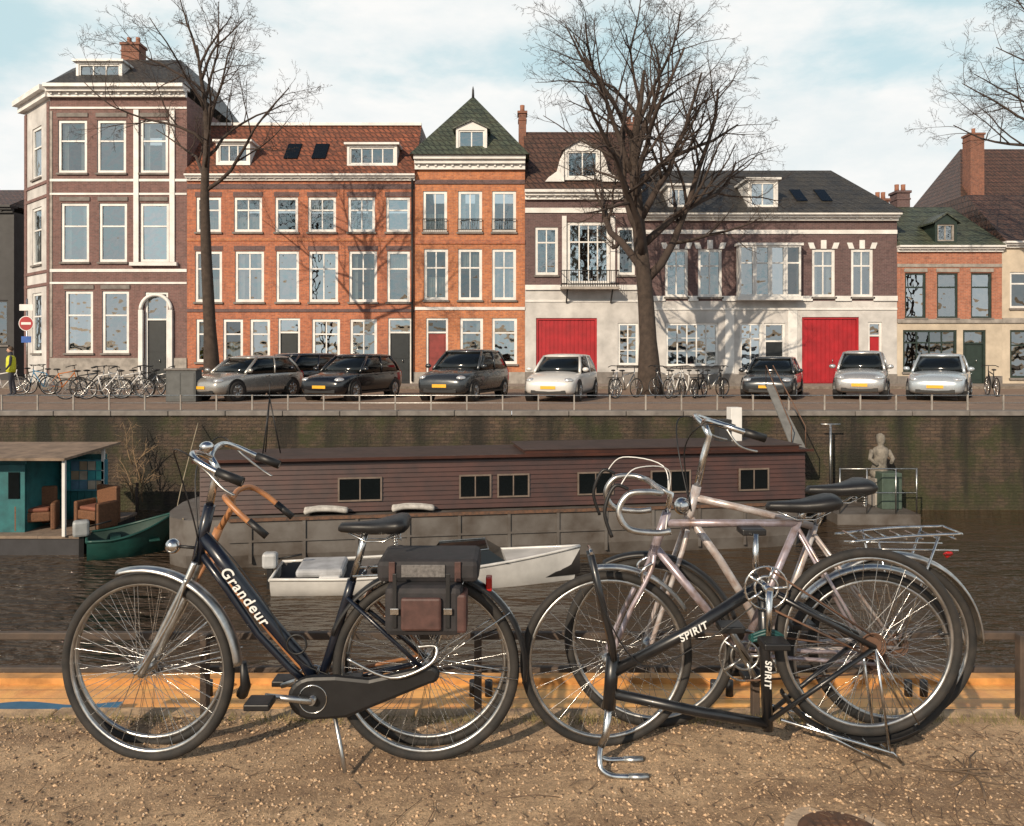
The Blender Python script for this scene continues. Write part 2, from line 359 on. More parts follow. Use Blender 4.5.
mb.build('raised_tread',rust,mh)

# ---------------------------------------------------------------- houses
D=38.0
def wallgrid(mb,x0,x1,z0,z1,holes,depth=.2):
    hs=[(max(a,x0),max(b,z0),min(c,x1),min(d,z1)) for a,b,c,d in holes]
    hs=[h for h in hs if h[2]-h[0]>.02 and h[3]-h[1]>.02]
    xs=sorted(set([x0,x1]+[h[0] for h in hs]+[h[2] for h in hs])); zs=sorted(set([z0,z1]+[h[1] for h in hs]+[h[3] for h in hs]))
    for i in range(len(xs)-1):
        for j in range(len(zs)-1):
            cx=(xs[i]+xs[i+1])/2; cz=(zs[j]+zs[j+1])/2
            if any(h[0]<cx<h[2] and h[1]<cz<h[3] for h in hs): continue
            mb.quad((xs[i],0,zs[j]),(xs[i+1],0,zs[j]),(xs[i+1],0,zs[j+1]),(xs[i],0,zs[j+1]))
    for a,b,c,d in hs:
        mb.quad((a,0,b),(a,depth,b),(a,depth,d),(a,0,d)); mb.quad((c,0,b),(c,depth,b),(c,depth,d),(c,0,d))
        mb.quad((a,0,b),(c,0,b),(c,depth,b),(a,depth,b)); mb.quad((a,0,d),(c,0,d),(c,depth,d),(a,depth,d))
def window(root,x0,z0,x1,z1,nx=1,ny=1,tr=.4,fm=None,cur=None,sill=True,bw=.1,loc=None,rz=0,y=0.0,head=None):
    fm=fm or white
    a=MB(); ya,yb=y+.05,y+.14
    a.box(x0,ya,z0,x0+bw,yb,z1); a.box(x1-bw,ya,z0,x1,yb,z1); a.box(x0+bw,ya,z0,x1-bw,yb,z0+bw); a.box(x0+bw,ya,z1-bw,x1-bw,yb,z1)
    ix0,ix1,iz0,iz1=x0+bw,x1-bw,z0+bw,z1-bw; t=.028
    zt=iz1-(iz1-iz0)*tr
    if tr: a.box(ix0,ya+.015,zt-.035,ix1,yb-.01,zt+.035)
    for k in range(1,nx):
        xc=ix0+(ix1-ix0)*k/nx; a.box(xc-t,ya+.022,iz0,xc+t,yb-.015,iz1)
    if ny>1:
        for k in range(1,ny):
            zc=iz0+(iz1-iz0)*k/ny; a.box(ix0,ya+.028,zc-.018,ix1,yb-.02,zc+.018)
    o=a.build('window',fm,root,loc=loc,rz=rz)
    e=R.uniform(-.02,.02); e2=R.uniform(-.02,.02)
    MB().quad((ix0,y+.11+e,iz0),(ix1,y+.11-e,iz0),(ix1,y+.11-e2,iz1),(ix0,y+.11+e2,iz1)).build('pane',glass,o)
    if sill: MB().box(x0-.06,y-.09,z0-.09,x1+.06,y+.05,z0-.002).build('sill',dkstone,o)
    if cur is None: cur=R.choice([0,0,1,1,2,2,3])
    if cur:
        m=MB(); W=ix1-ix0; H=iz1-iz0
        def strip(xa,xb,za,zb):
            n=max(4,int((xb-xa)/.04)); pts=[(xa+(xb-xa)*i/n,y+.24+.025*math.sin(i*1.9)) for i in range(n+1)]
            for i in range(n): m.add([(pts[i][0],pts[i][1],za),(pts[i+1][0],pts[i+1][1],za),(pts[i+1][0],pts[i+1][1],zb),(pts[i][0],pts[i][1],zb)],[(0,1,2,3)],True)
        if cur==1: strip(ix0,ix0+W*.24,iz0,iz1); strip(ix1-W*.24,ix1,iz0,iz1)
        elif cur==2: strip(ix0,ix1,iz0,iz0+H*.45)
        elif cur==3: strip(ix0,ix1,iz1-H*.4,iz1)
        m.build('curtain',curt,o)
    if head: 
        c=(x0+x1)/2; n=5; W=(x1-x0)+.2
        for k in (0,2,4):
            m=MB(); xa=c-W/2+W*k/n; s=(k-(n-1)/2)*.05
            hh=.42 if k==2 else .3
            m.prism([(xa,z1+.01),(xa+W/n,z1+.01),(xa+W/n+s,z1+hh),(xa+s,z1+hh)],y-.035,y+.01)
            m.build('lintel_block',white,o)
    return o
def door(root,x0,z0,x1,z1,col,leaves=1,fan=.22,planks=0,fm=None):
    fm=fm or white; a=MB(); bw=.1
    a.box(x0,.05,z0,x0+bw,.16,z1); a.box(x1-bw,.05,z0,x1,.16,z1); a.box(x0+bw,.05,z1-bw,x1-bw,.16,z1)
    zf=z1-(z1-z0)*fan
    if fan: a.box(x0+bw,.06,zf-.04,x1-bw,.15,zf+.04)
    a.build('door_frame',fm,root)
    m=MB(); top=zf-.04 if fan else z1-bw
    W=(x1-x0-2*bw)
    m.box(x0+bw,.12,z0,x1-bw,.16,top)
    n=planks or leaves
    for k in range(n):
        xa=x0+bw+W*k/n+.02; xb=x0+bw+W*(k+1)/n-.02
        if planks: m.box(xa,.10,z0+.03,xb,.12,top-.02)
        else:
            m.box(xa+.06,.105,z0+.15,xb-.06,.12,z0+(top-z0)*.42); m.box(xa+.06,.105,z0+(top-z0)*.5,xb-.06,.12,top-.15)
    o=m.build('door',col,root)
    MB().tube([(x0+bw+W*.5+.12,.07,z0+1.0),(x0+bw+W*.5+.12,.07,z0+1.15)],.02,6).build('handle',chrome,o)
    if fan:
        MB().quad((x0+bw,.13,zf+.04),(x1-bw,.13,zf+.04),(x1-bw,.13,z1-bw),(x0+bw,.13,z1-bw)).build('fanlight',glass,root)
def chimney(root,x0,x1,z0,z1,y0,dy,mat=None,pots=2):
    m=MB(); m.box(x0,y0,z0,x1,y0+dy,z1); m.box(x0-.06,y0-.06,z1,x1+.06,y0+dy+.06,z1+.12); m.box(x0-.03,y0-.03,z1-.35,x1+.03,y0+dy+.03,z1-.27)
    o=m.build('chimney',mat or bk_chim,root)
    for k in range(pots):
        xc=x0+(x1-x0)*(k+.5)/pots
        MB().tube([(xc,y0+dy/2,z1+.12),(xc,y0+dy/2,z1+.32),(xc,y0+dy/2,z1+.5)],[.13,.11,.12],8).build('chimney_pot',clay,o)
class House:
    def __init__(s,label,pl,pr,eave,depth=9,d=D,cat='house',name='canal_house'):
        s.pl=pl; s.d=d; s.k=d/F; s.root=thing(name,label,cat,(X(pl,d),d,0)); s.w=(pr-pl)*s.k; s.h=Z(eave,d); s.depth=depth; s.holes=[]
    def x(s,px): return (px-s.pl)*s.k
    def z(s,py,dd=0): return Z(py,s.d+dd)
    def win(s,l,t,r,b,**k):
        q=(s.x(l),s.z(b),s.x(r),s.z(t)); s.holes.append(q); return window(s.root,*q,**k)
    def door(s,l,t,r,b,col,**k):
        q=(s.x(l),.1,s.x(r),s.z(t)); s.holes.append(q); door(s.root,q[0],.102,q[2],q[3],col,**k)
    def walls(s,mat,split=None,gmat=None):
        zs=s.z(split) if split else 0
        m=MB(); e=.003
        def sides(m,za,zb):
            m.quad((e,0,za),(e,s.depth,za),(e,s.depth,zb),(e,0,zb)); m.quad((s.w-e,0,za),(s.w-e,s.depth,za),(s.w-e,s.depth,zb),(s.w-e,0,zb)); m.quad((e,s.depth,za),(s.w-e,s.depth,za),(s.w-e,s.depth,zb),(e,s.depth,zb))
        wallgrid(m,e,s.w-e,zs if split else .0,s.h,s.holes); sides(m,zs,s.h); m.build('wall',mat,s.root)
        if split:
            m=MB(); wallgrid(m,e,s.w-e,0,zs,s.holes); sides(m,0,zs); m.build('ground_floor_wall',gmat,s.root)
    def band(s,t,b,pr=.05,mat=None,l=None,r=None,name='string_course'):
        xa=s.x(l) if l is not None else 0.005; xb=s.x(r) if r is not None else s.w-.005
        za,zb=s.z(b),s.z(t); segs=[(xa,xb)]
        for h in s.holes:
            if h[1]<zb and h[3]>za:
                ns_=[]
                for a,c in segs:
                    if h[2]<=a or h[0]>=c: ns_.append((a,c))
                    else:
                        if h[0]>a: ns_.append((a,h[0]))
                        if h[2]<c: ns_.append((h[2],c))
                segs=ns_
        for a,c in segs:
            if c-a>.03: MB().box(a,-pr,za,c,.0-.001,zb).build(name,mat or white,s.root)
    def cornice(s,t,b,pr=.45,mat=None):
        za,zb=s.z(b),s.z(t); h=zb-za; m=MB(); o=.0
        m.box(o,-pr*.35,za,s.w-o,.01,za+h*.4); m.box(o,-pr*.7,za+h*.4,s.w-o,.01,za+h*.7); m.box(o-.02,-pr,za+h*.7,s.w-o+.02,.3,zb)
        for i in range(int(s.w/.4)): m.box(.15+i*.4,-pr*.5,za+h*.2,.25+i*.4,-pr*.35-.001,za+h*.4)
        m.build('cornice',mat or white,s.root)
    def mansard(s,top,run,mat,insx=.0,over=.35,zb=None):
        z0=(s.h if zb is None else zb); z1=s.z(top,run)
        a,b=-.02,s.w+.02; y0=-over
        m=MB(); m.add([(a,y0,z0),(b,y0,z0),(b,s.depth+over,z0),(a,s.depth+over,z0),(a+insx,run,z1),(b-insx,run,z1),(b-insx,s.depth-run,z1),(a+insx,s.depth-run,z1)],
           [(0,3,2,1),(4,5,6,7),(0,1,5,4),(1,2,6,5),(2,3,7,6),(3,0,4,7)])
        s.roof=m.build('roof',mat,s.root); s.z0=z0; s.z1=z1; s.y0=y0; s.run=run; return s.roof
    def dormer(s,l,t,r,b,nx=2,dep=.5,mat=None,peak=0,back=2.6,tr=0,roofm=None,fm=None):
        k=(s.d+dep)/F; off=lambda px:(px-512)*k-s.root.location.x
        x0,x1=off(l),off(r); z0,z1=Z(b,s.d+dep),Z(t,s.d+dep)
        H=[(x0+.12,z0+.14,x1-.12,z1-.10)]
        g=MB(); wallgrid(g,x0,x1,z0,z1,H,.12)
        g.quad((x0,0,z0),(x0,back,z0),(x0,back,z1),(x0,0,z1)); g.quad((x1,0,z0),(x1,back,z0),(x1,back,z1),(x1,0,z1)); g.quad((x0,.9,z0),(x1,.9,z0),(x1,.9,z1),(x0,.9,z1))
        if peak: g.prism([(x0,z1+.0),(x1,z1+.0),((x0+x1)/2,z1+peak)],.0,back)
        g.build('dormer',mat or white,s.root,loc=(0,dep,0))
        window(s.root,*H[0],nx=nx,tr=tr,cur=0,sill=False,bw=.07,loc=(0,dep,0),fm=fm)
        rm=MB()
        if peak:
            c=(x0+x1)/2
            for sg in (-1,1):
                e=c+sg*((x1-x0)/2+.15)
                rm.add([(c,-.1,z1+peak+.06),(e,-.1,z1+.0),(e,back,z1+.0),(c,back,z1+peak+.06),(c,-.1,z1+peak-.02),(e,-.1,z1-.08),(e,back,z1-.08),(c,back,z1+peak-.02)],[(0,1,2,3),(4,5,6,7),(0,1,5,4),(1,2,6,5),(2,3,7,6)])
            rm.build('dormer_roof',roofm or tile_gn,s.root,loc=(0,dep,0))
        else:
            rm.box(x0-.12,-.15,z1+.001,x1+.12,back,z1+.10); rm.build('dormer_roof',white,s.root,loc=(0,dep,0))

# house 1
h=House('tall plum brick corner house with angled white bay and slate dormer, leftmost of the row',50,187,96)
for (t,b,xs) in ((120,173,((58,87),(97,126),(140,168))),(203,262,((61,89),(99,127),(140,169))),(291,353,((65,93),(102,129)))):
    for l,r in xs: h.win(l,t,r,b,tr=.38,bw=.13,cur=R.choice([0,1,1,3]))
h.door(145,292,168,370,darkwood,fan=.3)
h.walls(bk_purple)
for t,b in ((107,109),(179,181.5),(193,195),(269,272),(282,284)): h.band(t,b,.04)
h.band(358,385,.06,stone,name='plinth')
h.band(110,262,.07,l=134,r=139,name='pilaster'); h.band(110,262,.07,l=170,r=175,name='pilaster')
h.band(262.5,266,.2,l=131,r=178,name='bay_ledge')
for (t,xs) in ((113,((58,87),(97,126),(141,167))),(197,((61,89),(99,127),(141,167))),(285,((65,93),(102,129)))):
    for l,r in xs: h.band(t,t+4,.05,dkstone,l=l-1,r=r+1,name='lintel')
h.band(111,357,.03,stone,l=50,r=52.5,name='corner_strip')
m=MB(); xc=h.x(156.5); zt=h.z(310); m.torus((xc,-.08,zt),.72,.09,16,6,0,PI)
m.box(xc-.8,-.16,.1,xc-.6,-.002,zt); m.box(xc+.6,-.16,.1,xc+.8,-.002,zt); m.build('door_surround',white,h.root)
h.cornice(87,98,.6)
cl=math.hypot(2.65,2.4); ca=math.atan2(-2.4,2.65)
m=MB(); hs=[]
for t,b in ((120,173),(203,262),(291,353)):
    q=(1.1,h.z(b),2.4,h.z(t)); hs.append(q)
    window(h.root,*q,tr=.38,bw=.13,loc=(-2.65,2.4,0),rz=ca,cur=1)
wallgrid(m,0,cl,0,h.h,hs); m.build('angled_bay_wall',stucco,h.root,loc=(-2.65,2.4,0),rz=ca)
MB().quad((-2.65,2.4,0),(-2.65,9,0),(-2.65,9,h.h),(-2.65,2.4,h.h)).build('side_wall',bk_purple,h.root)
m=MB()
for za,zb,p in ((h.z(98),h.z(92),.25),(h.z(92),h.z(87),.5)): m.box(-.3,-p,za,cl+.12,.1,zb)
m.build('cornice',white,h.root,loc=(-2.65,2.4,0),rz=ca)
for t,b in ((179,182),(193,196),(269,272),(282,285)):
    for a,c in ((0,1.1),(1.1,2.4),(2.4,cl)): MB().box(a+.002,-.05,h.z(b),c-.002,-.001,h.z(t)).build('string_course',bk_purple,h.root,loc=(-2.65,2.4,0),rz=ca)
for a,c in ((0.02,.35),(cl-.35,cl-.02)): MB().box(a,-.045,.5,c,-.002,h.z(101)).build('pilaster',bk_purple,h.root,loc=(-2.65,2.4,0),rz=ca)
poly=[(0,-.5),(h.w+.1,-.5),(h.w+.1,9),(-3.1,9),(-3.1,2.2)]
z0=h.z(87)+.003
top=[(1.2,2.2),(h.w-1.2,2.2),(h.w-1.2,7),(-.8,7),(-.8,3.4)]
m=MB(); m.add([(x,y,z0) for x,y in poly]+[(x,y,h.z(60,2.2)) for x,y in top],[tuple(range(5,10)),(0,1,2,3,4)]+[(i,(i+1)%5,(i+1)%5+5,i+5) for i in range(5)])
m.build('roof',tile_dk,h.root)
h.dormer(76,62,122,85,nx=3,dep=.35)
chimney(h.root,h.x(107)-.6,h.x(126)-.6,h.z(75),h.z(36,1.5),2.6,.8)
chimney(h.root,h.x(42),h.x(56),h.z(90),h.z(66,3),4.5,.7,mat=slate,pots=1)
MB().tube([(h.x(22),1.9,.2),(h.x(22),1.9,h.h)],.05,6).build('drainpipe',iron,h.root)

# house 2
h=House('wide orange brick house with rust tiled roof and two white dormers',187,415,180)
for i,(l,r) in enumerate(((196,221),(234,262),(275,298),(308,336),(348,375),(386,410))): h.win(l,197,r,232,nx=2 if r-l>25 else 1,tr=.35,bw=.13)
for i,(l,r) in enumerate(((195,222),(235,264),(276,299),(309,338),(349,377),(387,410))): h.win(l,251,r,302,nx=2 if r-l>25 else 1,tr=.33,bw=.13)
for l,r in ((196,216),(223,243),(250,270),(312,340),(350,377)): h.win(l,319,r,362,nx=1 if r-l<24 else 2,tr=.33,bw=.13)
h.door(278,318,300,380,darkwood); h.door(388,318,412,380,darkwood)
h.walls(bk_orange)
for (t,xs) in ((192,((196,221),(234,262),(275,298),(308,336),(348,375),(386,410))),(246,((195,222),(235,264),(276,299),(309,338),(349,377),(387,410)))):
    for l,r in xs: h.band(t,t+4.5,.012,bk_dark,l=l-1,r=r+1,name='brick_arch')
h.band(372,385,.06,stone,name='plinth'); h.band(309,312,.04,bk_dark); h.band(238,241,.03,bk_orange2); h.band(184,189,.03,bk_dark)
h.cornice(175,181,.35); h.mansard(126,2.6,tile_or,insx=.0,over=.35,zb=h.z(175)+.002)
MB().box(-.02,h.run-.12,h.z1+.002,h.w+.02,h.run+.12,h.z1+.14).build('ridge_trim',white,h.root)
h.dormer(216,142,250,165,nx=3,dep=.1); h.dormer(347,145,397,167,nx=4,dep=.1)
def rooflight(h,l,t,r,b):
    zb_,zt_=h.z(b,1),h.z(t,1.6)
    def yy(z): return h.y0+(h.run-h.y0)*(z-h.z0)/(h.z1-h.z0)
    x0,x1=h.x(l)+.2*(l-512)/400,h.x(r)+.2*(l-512)/400
    m=MB(); a,b_=yy(zb_),yy(zt_); m.add([(x0,a-.08,zb_),(x1,a-.08,zb_),(x1,b_-.08,zt_),(x0,b_-.08,zt_),(x0,a,zb_),(x1,a,zb_),(x1,b_,zt_),(x0,b_,zt_)],[(0,1,2,3),(0,1,5,4),(1,2,6,5),(2,3,7,6),(3,0,4,7)])
    m.build('rooflight',carglass,h.root)
rooflight(h,283,145,297,161); rooflight(h,311,145,325,161)
MB().tube([(h.w-.12,-.1,.2),(h.w-.12,-.1,h.h)],.055,6).build('drainpipe',iron,h.root)

# house 3
h=House('narrow amber brick house with steep green pyramid roof and central dormer',415,525,168)
for l,r in ((423,447),(458,482),(492,516)):
    o=h.win(l,191,r,232,nx=2,tr=0,bw=.13)
    m=MB(); xa,xb=h.x(l),h.x(r); zb_=h.z(232)
    m.tube([(xa,-.12,zb_+.6),(xb,-.12,zb_+.6)],.022,5); m.tube([(xa,-.12,zb_+.1),(xb,-.12,zb_+.1)],.018,5)
    for k in range(13): q=xa+(xb-xa)*k/12; m.tube([(q,-.12,zb_),(q,-.12,zb_+.6)],.011,4)
    m.build('balustrade',iron,o)
for l,r in ((424,448),(458,482),(492,516)): h.win(l,249,r,300,nx=2,tr=.35,bw=.13)
for l,r in ((460,483),(492,517)): h.win(l,318,r,364,nx=1,tr=.3,bw=.13,cur=1)
h.door(426,318,448,380,M('brick_red_door',(.22,.03,.025),.5))
h.walls(bk_orange2); h.band(372,385,.06,stone,name='plinth'); h.band(307,310,.05); h.band(240,244,.05,bk_orange); h.band(180,184,.06,bk_dark)
h.cornice(157,170,.45)
z0=h.z(157)+.002; z1=h.z(97,3); m=MB(); m.add([(-.2,-.6,z0),(h.w+.2,-.6,z0),(h.w+.2,7,z0),(-.2,7,z0),(h.w/2-.05,3,z1),(h.w/2+.05,3,z1)],[(0,1,5,4),(1,2,5),(2,3,4,5),(3,0,4),(0,3,2,1)])
m.build('roof',tile_gn,h.root)
MB().tube([(h.w/2,3,z1-.1),(h.w/2,3,z1+.35),(h.w/2,3,z1+.55)],[.08,.06,.01],6).build('finial',slate,h.root)
h.dormer(456,128,487,154,nx=2,dep=-.25,mat=white,peak=.35)
# house 4
h=House('dark brick house with white ground floor, iron balcony and red garage door',525,640,200)
h.win(535,227,558,275,nx=2,tr=.3,bw=.13); h.win(567,222,610,284,nx=4,tr=.3,bw=.15,cur=1); h.win(617,227,635,275,nx=1,tr=.3,bw=.13)
h.door(536,318,597,384,redpaint,fan=0,planks=14,leaves=2,fm=redpaint); h.win(618,323,638,365,nx=2,ny=3,tr=0)
h.walls(bk_dark,290,stucco)
h.band(285,290,.1); h.band(208,213,.06); h.band(372,385,.05,dkstone,name='plinth'); h.band(300,302,.04)
h.band(216,283,.05,l=562,r=566.5,name='pilaster'); h.band(216,283,.05,l=610.5,r=615,name='pilaster')
h.cornice(191,200,.45)
h.mansard(132,2.4,tile_br,over=.35,zb=h.z(191)+.002); h.dormer(565,149,600,180,nx=2,dep=-.1,peak=.5,mat=white,roofm=tile_br)
for sg,px in ((-1,564),(1,601)):
    xc=h.x(px); pts=[(xc,h.z(182)),(xc+sg*.9,h.z(182)),(xc+sg*.75,h.z(178)),(xc+sg*.35,h.z(172)),(xc+sg*.2,h.z(160)),(xc,h.z(152))]
    MB().prism(pts,-.12,.03).build('scroll_wing',white,h.root)
xa,xb=h.x(560),h.x(617); zb_=h.z(288); MB().box(xa,-.9,zb_-.12,xb,-.101,zb_).build('balcony_slab',stone,h.root)
m=MB()
for z_ in (.12,.75): m.tube([(xa+.03,-.12,zb_+z_),(xa+.03,-.86,zb_+z_),(xb-.03,-.86,zb_+z_),(xb-.03,-.12,zb_+z_)],.022,5)
for k in range(25): q=xa+.03+(xb-xa-.06)*k/24; m.tube([(q,-.86,zb_),(q,-.86,zb_+.75)],.014,4)
for sg in (xa+.3,xb-.3): m.tube([(sg,-.05,zb_-.7),(sg,-.35,zb_-.45),(sg,-.8,zb_-.12)],.04,5)
m.build('balcony_railing',iron,h.root)
chimney(h.root,h.x(519),h.x(527),h.z(150),h.z(118,3),2.2,.7,pots=1)
chimney(h.root,h.x(634),h.x(647),h.z(165),h.z(128,3),2.4,.8)
# house 5
h=House('wide dark brick house with white ground floor, box bay and white lintel blocks',640,897,220)
for l,r in ((665,688),(698,722),(812,835),(851,873)): h.win(l,249,r,297,nx=2,tr=.33,bw=.13,head=True)
h.win(666,323,718,366,nx=5,ny=3,tr=0,cur=0); h.win(740,323,762,372,nx=2,tr=.3,cur=0); h.door(764,323,785,384,darkwood,fan=.3)
h.door(802,317,859,384,redpaint,fan=0,planks=12,leaves=2,fm=redpaint); h.door(868,322,882,382,redpaint)
h.walls(bk_dark,301,stucco)
h.band(296,301,.09); h.band(230,234,.05); h.band(308,310,.05); h.band(374,385,.05,dkstone,name='plinth'); h.band(310.5,373,.04,l=725,r=734,name='pilaster'); h.band(310.5,373,.04,l=788,r=797,name='pilaster')
h.cornice(214,221,.5)
x0,x1=h.x(736),h.x(797); z0,z1=h.z(297),h.z(247)
MB().box(x0-.08,-.60,z0-.18,x1+.08,-.1,z0).build('bay_base',white,h.root); MB().box(x0-.1,-.62,z1,x1+.1,-.06,z1+.12).build('bay_top',white,h.root)
for k in range(4):
    a=x0+(x1-x0)*k/4; b=x0+(x1-x0)*(k+1)/4; window(h.root,a+.005,z0,b-.005,z1,tr=.33,bw=.09,sill=False,cur=R.choice([0,1]),y=-.6)
MB().box(x0,-.4,z0+.004,x0+.04,-.06,z1-.004).build('bay_cheek',white,h.root); MB().box(x1-.04,-.4,z0+.004,x1,-.06,z1-.004).build('bay_cheek',white,h.root)
z0=h.z(214)+.002; zr=h.z(170,3.5); m=MB()
m.add([(-.02,-.55,z0),(h.w+.1,-.55,z0),(h.w+.1,8,z0),(-.02,8,z0),(.0,3.6,zr),(h.w-1.7,3.6,zr)],[(0,1,5,4),(1,2,5),(2,3,4,5),(3,0,4),(0,3,2,1)]); m.build('roof',tile_dk,h.root)
h.y0=-.55;h.run=3.6;h.z0=z0;h.z1=zr
h.dormer(748,180,778,209,nx=2,dep=-.1); rooflight(h,797,190,808,203); rooflight(h,822,190,833,203)
h.dormer(668,186,690,209,nx=2,dep=-.1)
# house 6
h=House('low red brick house with three upper windows over a cream shopfront',897,1002,252)
for l,r in ((905,926),(937,958),(971,992)): h.win(l,273,r,318,nx=1,tr=.3,bw=.08,fm=greendoor,cur=0)
h.win(903,330,957,372,nx=4,tr=.28,bw=.1,fm=greendoor,cur=0); h.door(963,330,986,382,greendoor,leaves=1,fan=.25,fm=greendoor)
h.walls(bk_red,323,cream); h.band(319,323,.08,stone); h.band(264,267,.04,stone); h.band(376,385,.05,dkstone,name='plinth'); h.cornice(246,252,.35)
for l,r in ((905,926),(937,958),(971,992)): h.band(268.5,272,.05,stone,l=l-1,r=r+1,name='lintel')
h.mansard(207,3,tile_gn,over=.35,insx=.8,zb=h.z(246)+.002); h.dormer(935,222,957,244,nx=2,dep=-.15,peak=.4,mat=greendoor,fm=stone)
chimney(h.root,h.x(896)+.6,h.x(908)+.6,h.z(225),h.z(200,3),3.2,.7); chimney(h.root,h.x(917)+.6,h.x(931)+.6,h.z(225),h.z(192,3),3.2,.8,mat=bk_dark)
# house 7
h=House('cream rendered house cut off by the right edge of the view',1002,1090,246)
for l,r in ((1010,1030),(1045,1065)): h.win(l,272,r,308,nx=1,tr=.3,bw=.1,cur=0)
h.win(1010,330,1032,378,nx=1,tr=.3,fm=greendoor,cur=0)
h.walls(cream); h.band(318,323,.08,stone); h.cornice(242,248,.4); h.mansard(195,3,tile_br,over=.35,zb=h.z(242)+.002)
h=House('tall brown roofed house with long brick chimney standing behind the low brick house',962,1110,215,depth=10,d=50,name='back_house')
h.walls(bk_dark); m=MB(); z0=h.h; zr=h.z(148,4)
m.add([(-.3,-.4,z0),(h.w,-.4,z0),(h.w,9,z0),(-.3,9,z0),(2.3,4.3,zr),(h.w-2,4.3,zr)],[(0,1,5,4),(1,2,5),(2,3,4,5),(3,0,4),(0,3,2,1)]); m.build('roof',tile_br,h.root)
chimney(h.root,h.x(976),h.x(990),h.z(200),h.z(132),.6,.9,pots=1)
h=House('low dark clad building with flat eaves at the far left edge',-90,14,212,d=43,name='dark_building',cat='building')
h.win(-20,225,-4,262,tr=0,cur=0,fm=slate); h.win(-22,300,8,345,nx=2,tr=0,cur=0,fm=slate); h.walls(slate); h.cornice(206,213,.4,slate)
h.mansard(190,3,tile_br,over=.35,zb=h.z(206)+.002)

# ---------------------------------------------------------------- bare trees
def rot(v,ax,a): return Matrix.Rotation(a,3,ax)@v
def grow(mb,r,p,d,L,rad_,lvl,maxl,cnt,trop=.03,rmin=.0065):
    n=8 if lvl==1 else (5 if lvl==2 else 3)
    wob=.13 if lvl<3 else .2
    pts=[p]; q=p; dirs=[d]
    for i in range(n):
        tr_=trop if lvl>1 else (-.05 if i<n*.5 else .09)
        d=(d+Vector((r.gauss(0,1),r.gauss(0,1),r.gauss(0,1)))*wob+Vector((0,0,tr_))).normalized(); q=q+d*(L/n); pts.append(q); dirs.append(d)
    rr=[rad_*(1-.76*i/n) for i in range(n+1)]
    mb.tube(pts,rr,7 if lvl==1 else (5 if lvl==2 else 3))
    if lvl>=maxl: return
    k=cnt[lvl]
    for j in range(k):
        t=.24+.76*(j+r.random()*.8)/k; t=min(t,.99); i=int(t*n); f=t*n-i
        pos=pts[i].lerp(pts[min(i+1,n)],f); dd=dirs[min(i+1,n)]
        ax=dd.orthogonal().normalized(); ax=rot(ax,dd,r.random()*2*PI)
        nd=rot(dd,ax,rad(r.uniform(26,62)))
        grow(mb,r,pos,nd,L*r.uniform(.36,.62)*(1.1-.45*t),max(rad_*(1-.76*t)*.6,rmin),lvl+1,maxl,cnt,trop,rmin)
def tree(label,d,trunk,r0,limbs,seed,Lmax,maxl=5,cnt=(0,7,5,4,3),el0=28,shrink=.5,side=0,thick=.5,sf=1.25):
    r=random.Random(seed)
    root=thing('bare_tree',label,'tree',(X(trunk[0][0],d),d,0)); ox=root.location.x
    pts=[Vector((X(a,d)-ox,0,Z(b,d) if i else -.05)) for i,(a,b) in enumerate(trunk)]
    n=len(pts); rr=[r0*(1.45 if i==0 else 1)*(1-.88*(i/(n-1))**1.1) for i in range(n)]
    MB().tube(smooth(pts,4),[rr[min(i//4,n-1)]*(1-(i%4)/4)+rr[min(i//4+1,n-1)]*((i%4)/4) for i in range((n-1)*4+1)],12).build('trunk',bark,root)
    m=MB()
    z0,z1=limbs[0],limbs[1]
    for k in range(limbs[2]):
        t=k/(limbs[2]-1); z=z0+(z1-z0)*t
        i=max(j for j in range(n-1) if pts[j].z<=z) ; f=min(1,(z-pts[i].z)/(pts[i+1].z-pts[i].z)); p=pts[i].lerp(pts[i+1],f); rad0=rr[i]+(rr[i+1]-rr[i])*f
        az=k*2.4+r.uniform(-.4,.4)
        el=rad(el0+36*t+r.uniform(-8,8)); 
        dd=Vector((math.cos(az)*math.cos(el),math.sin(az)*math.cos(el)*.8,math.sin(el)))
        L=Lmax*(1-shrink*t)*r.uniform(.85,1.1)
        if side and dd.x*side>0: L*=sf
        grow(m,r,p,dd,L,max(rad0*thick,.06),1,maxl,cnt)
    m.build('crown',twigm,root); return root
tree('tall bare tree in front of the dark brick house, right of the white hatchback',30,[(650,392),(648,340),(645,290),(640,240),(636,190),(634,150),(638,118),(642,90),(644,70)],.36,(4.2,10.8,16),33,7.6,cnt=(0,9,6,4,3),el0=36,shrink=.42,thick=.62)
tree('slender bare tree before the orange house behind the grey cabinet',30,[(213,392),(210,330),(207,270),(205,215),(205,180),(207,140),(205,105),(200,70),(197,45)],.25,(7.6,12.6,13),5,5.0,cnt=(0,6,5,4,3),el0=38,shrink=.48,side=-1,sf=1.12)
tree('bare tree whose branches reach in from the right edge',31,[(1090,392),(1086,330),(1084,270),(1082,200),(1080,130),(1076,60),(1074,10)],.33,(8.2,14,16),9,5.6,cnt=(0,7,6,4,3),el0=30,side=-1,sf=1.2)

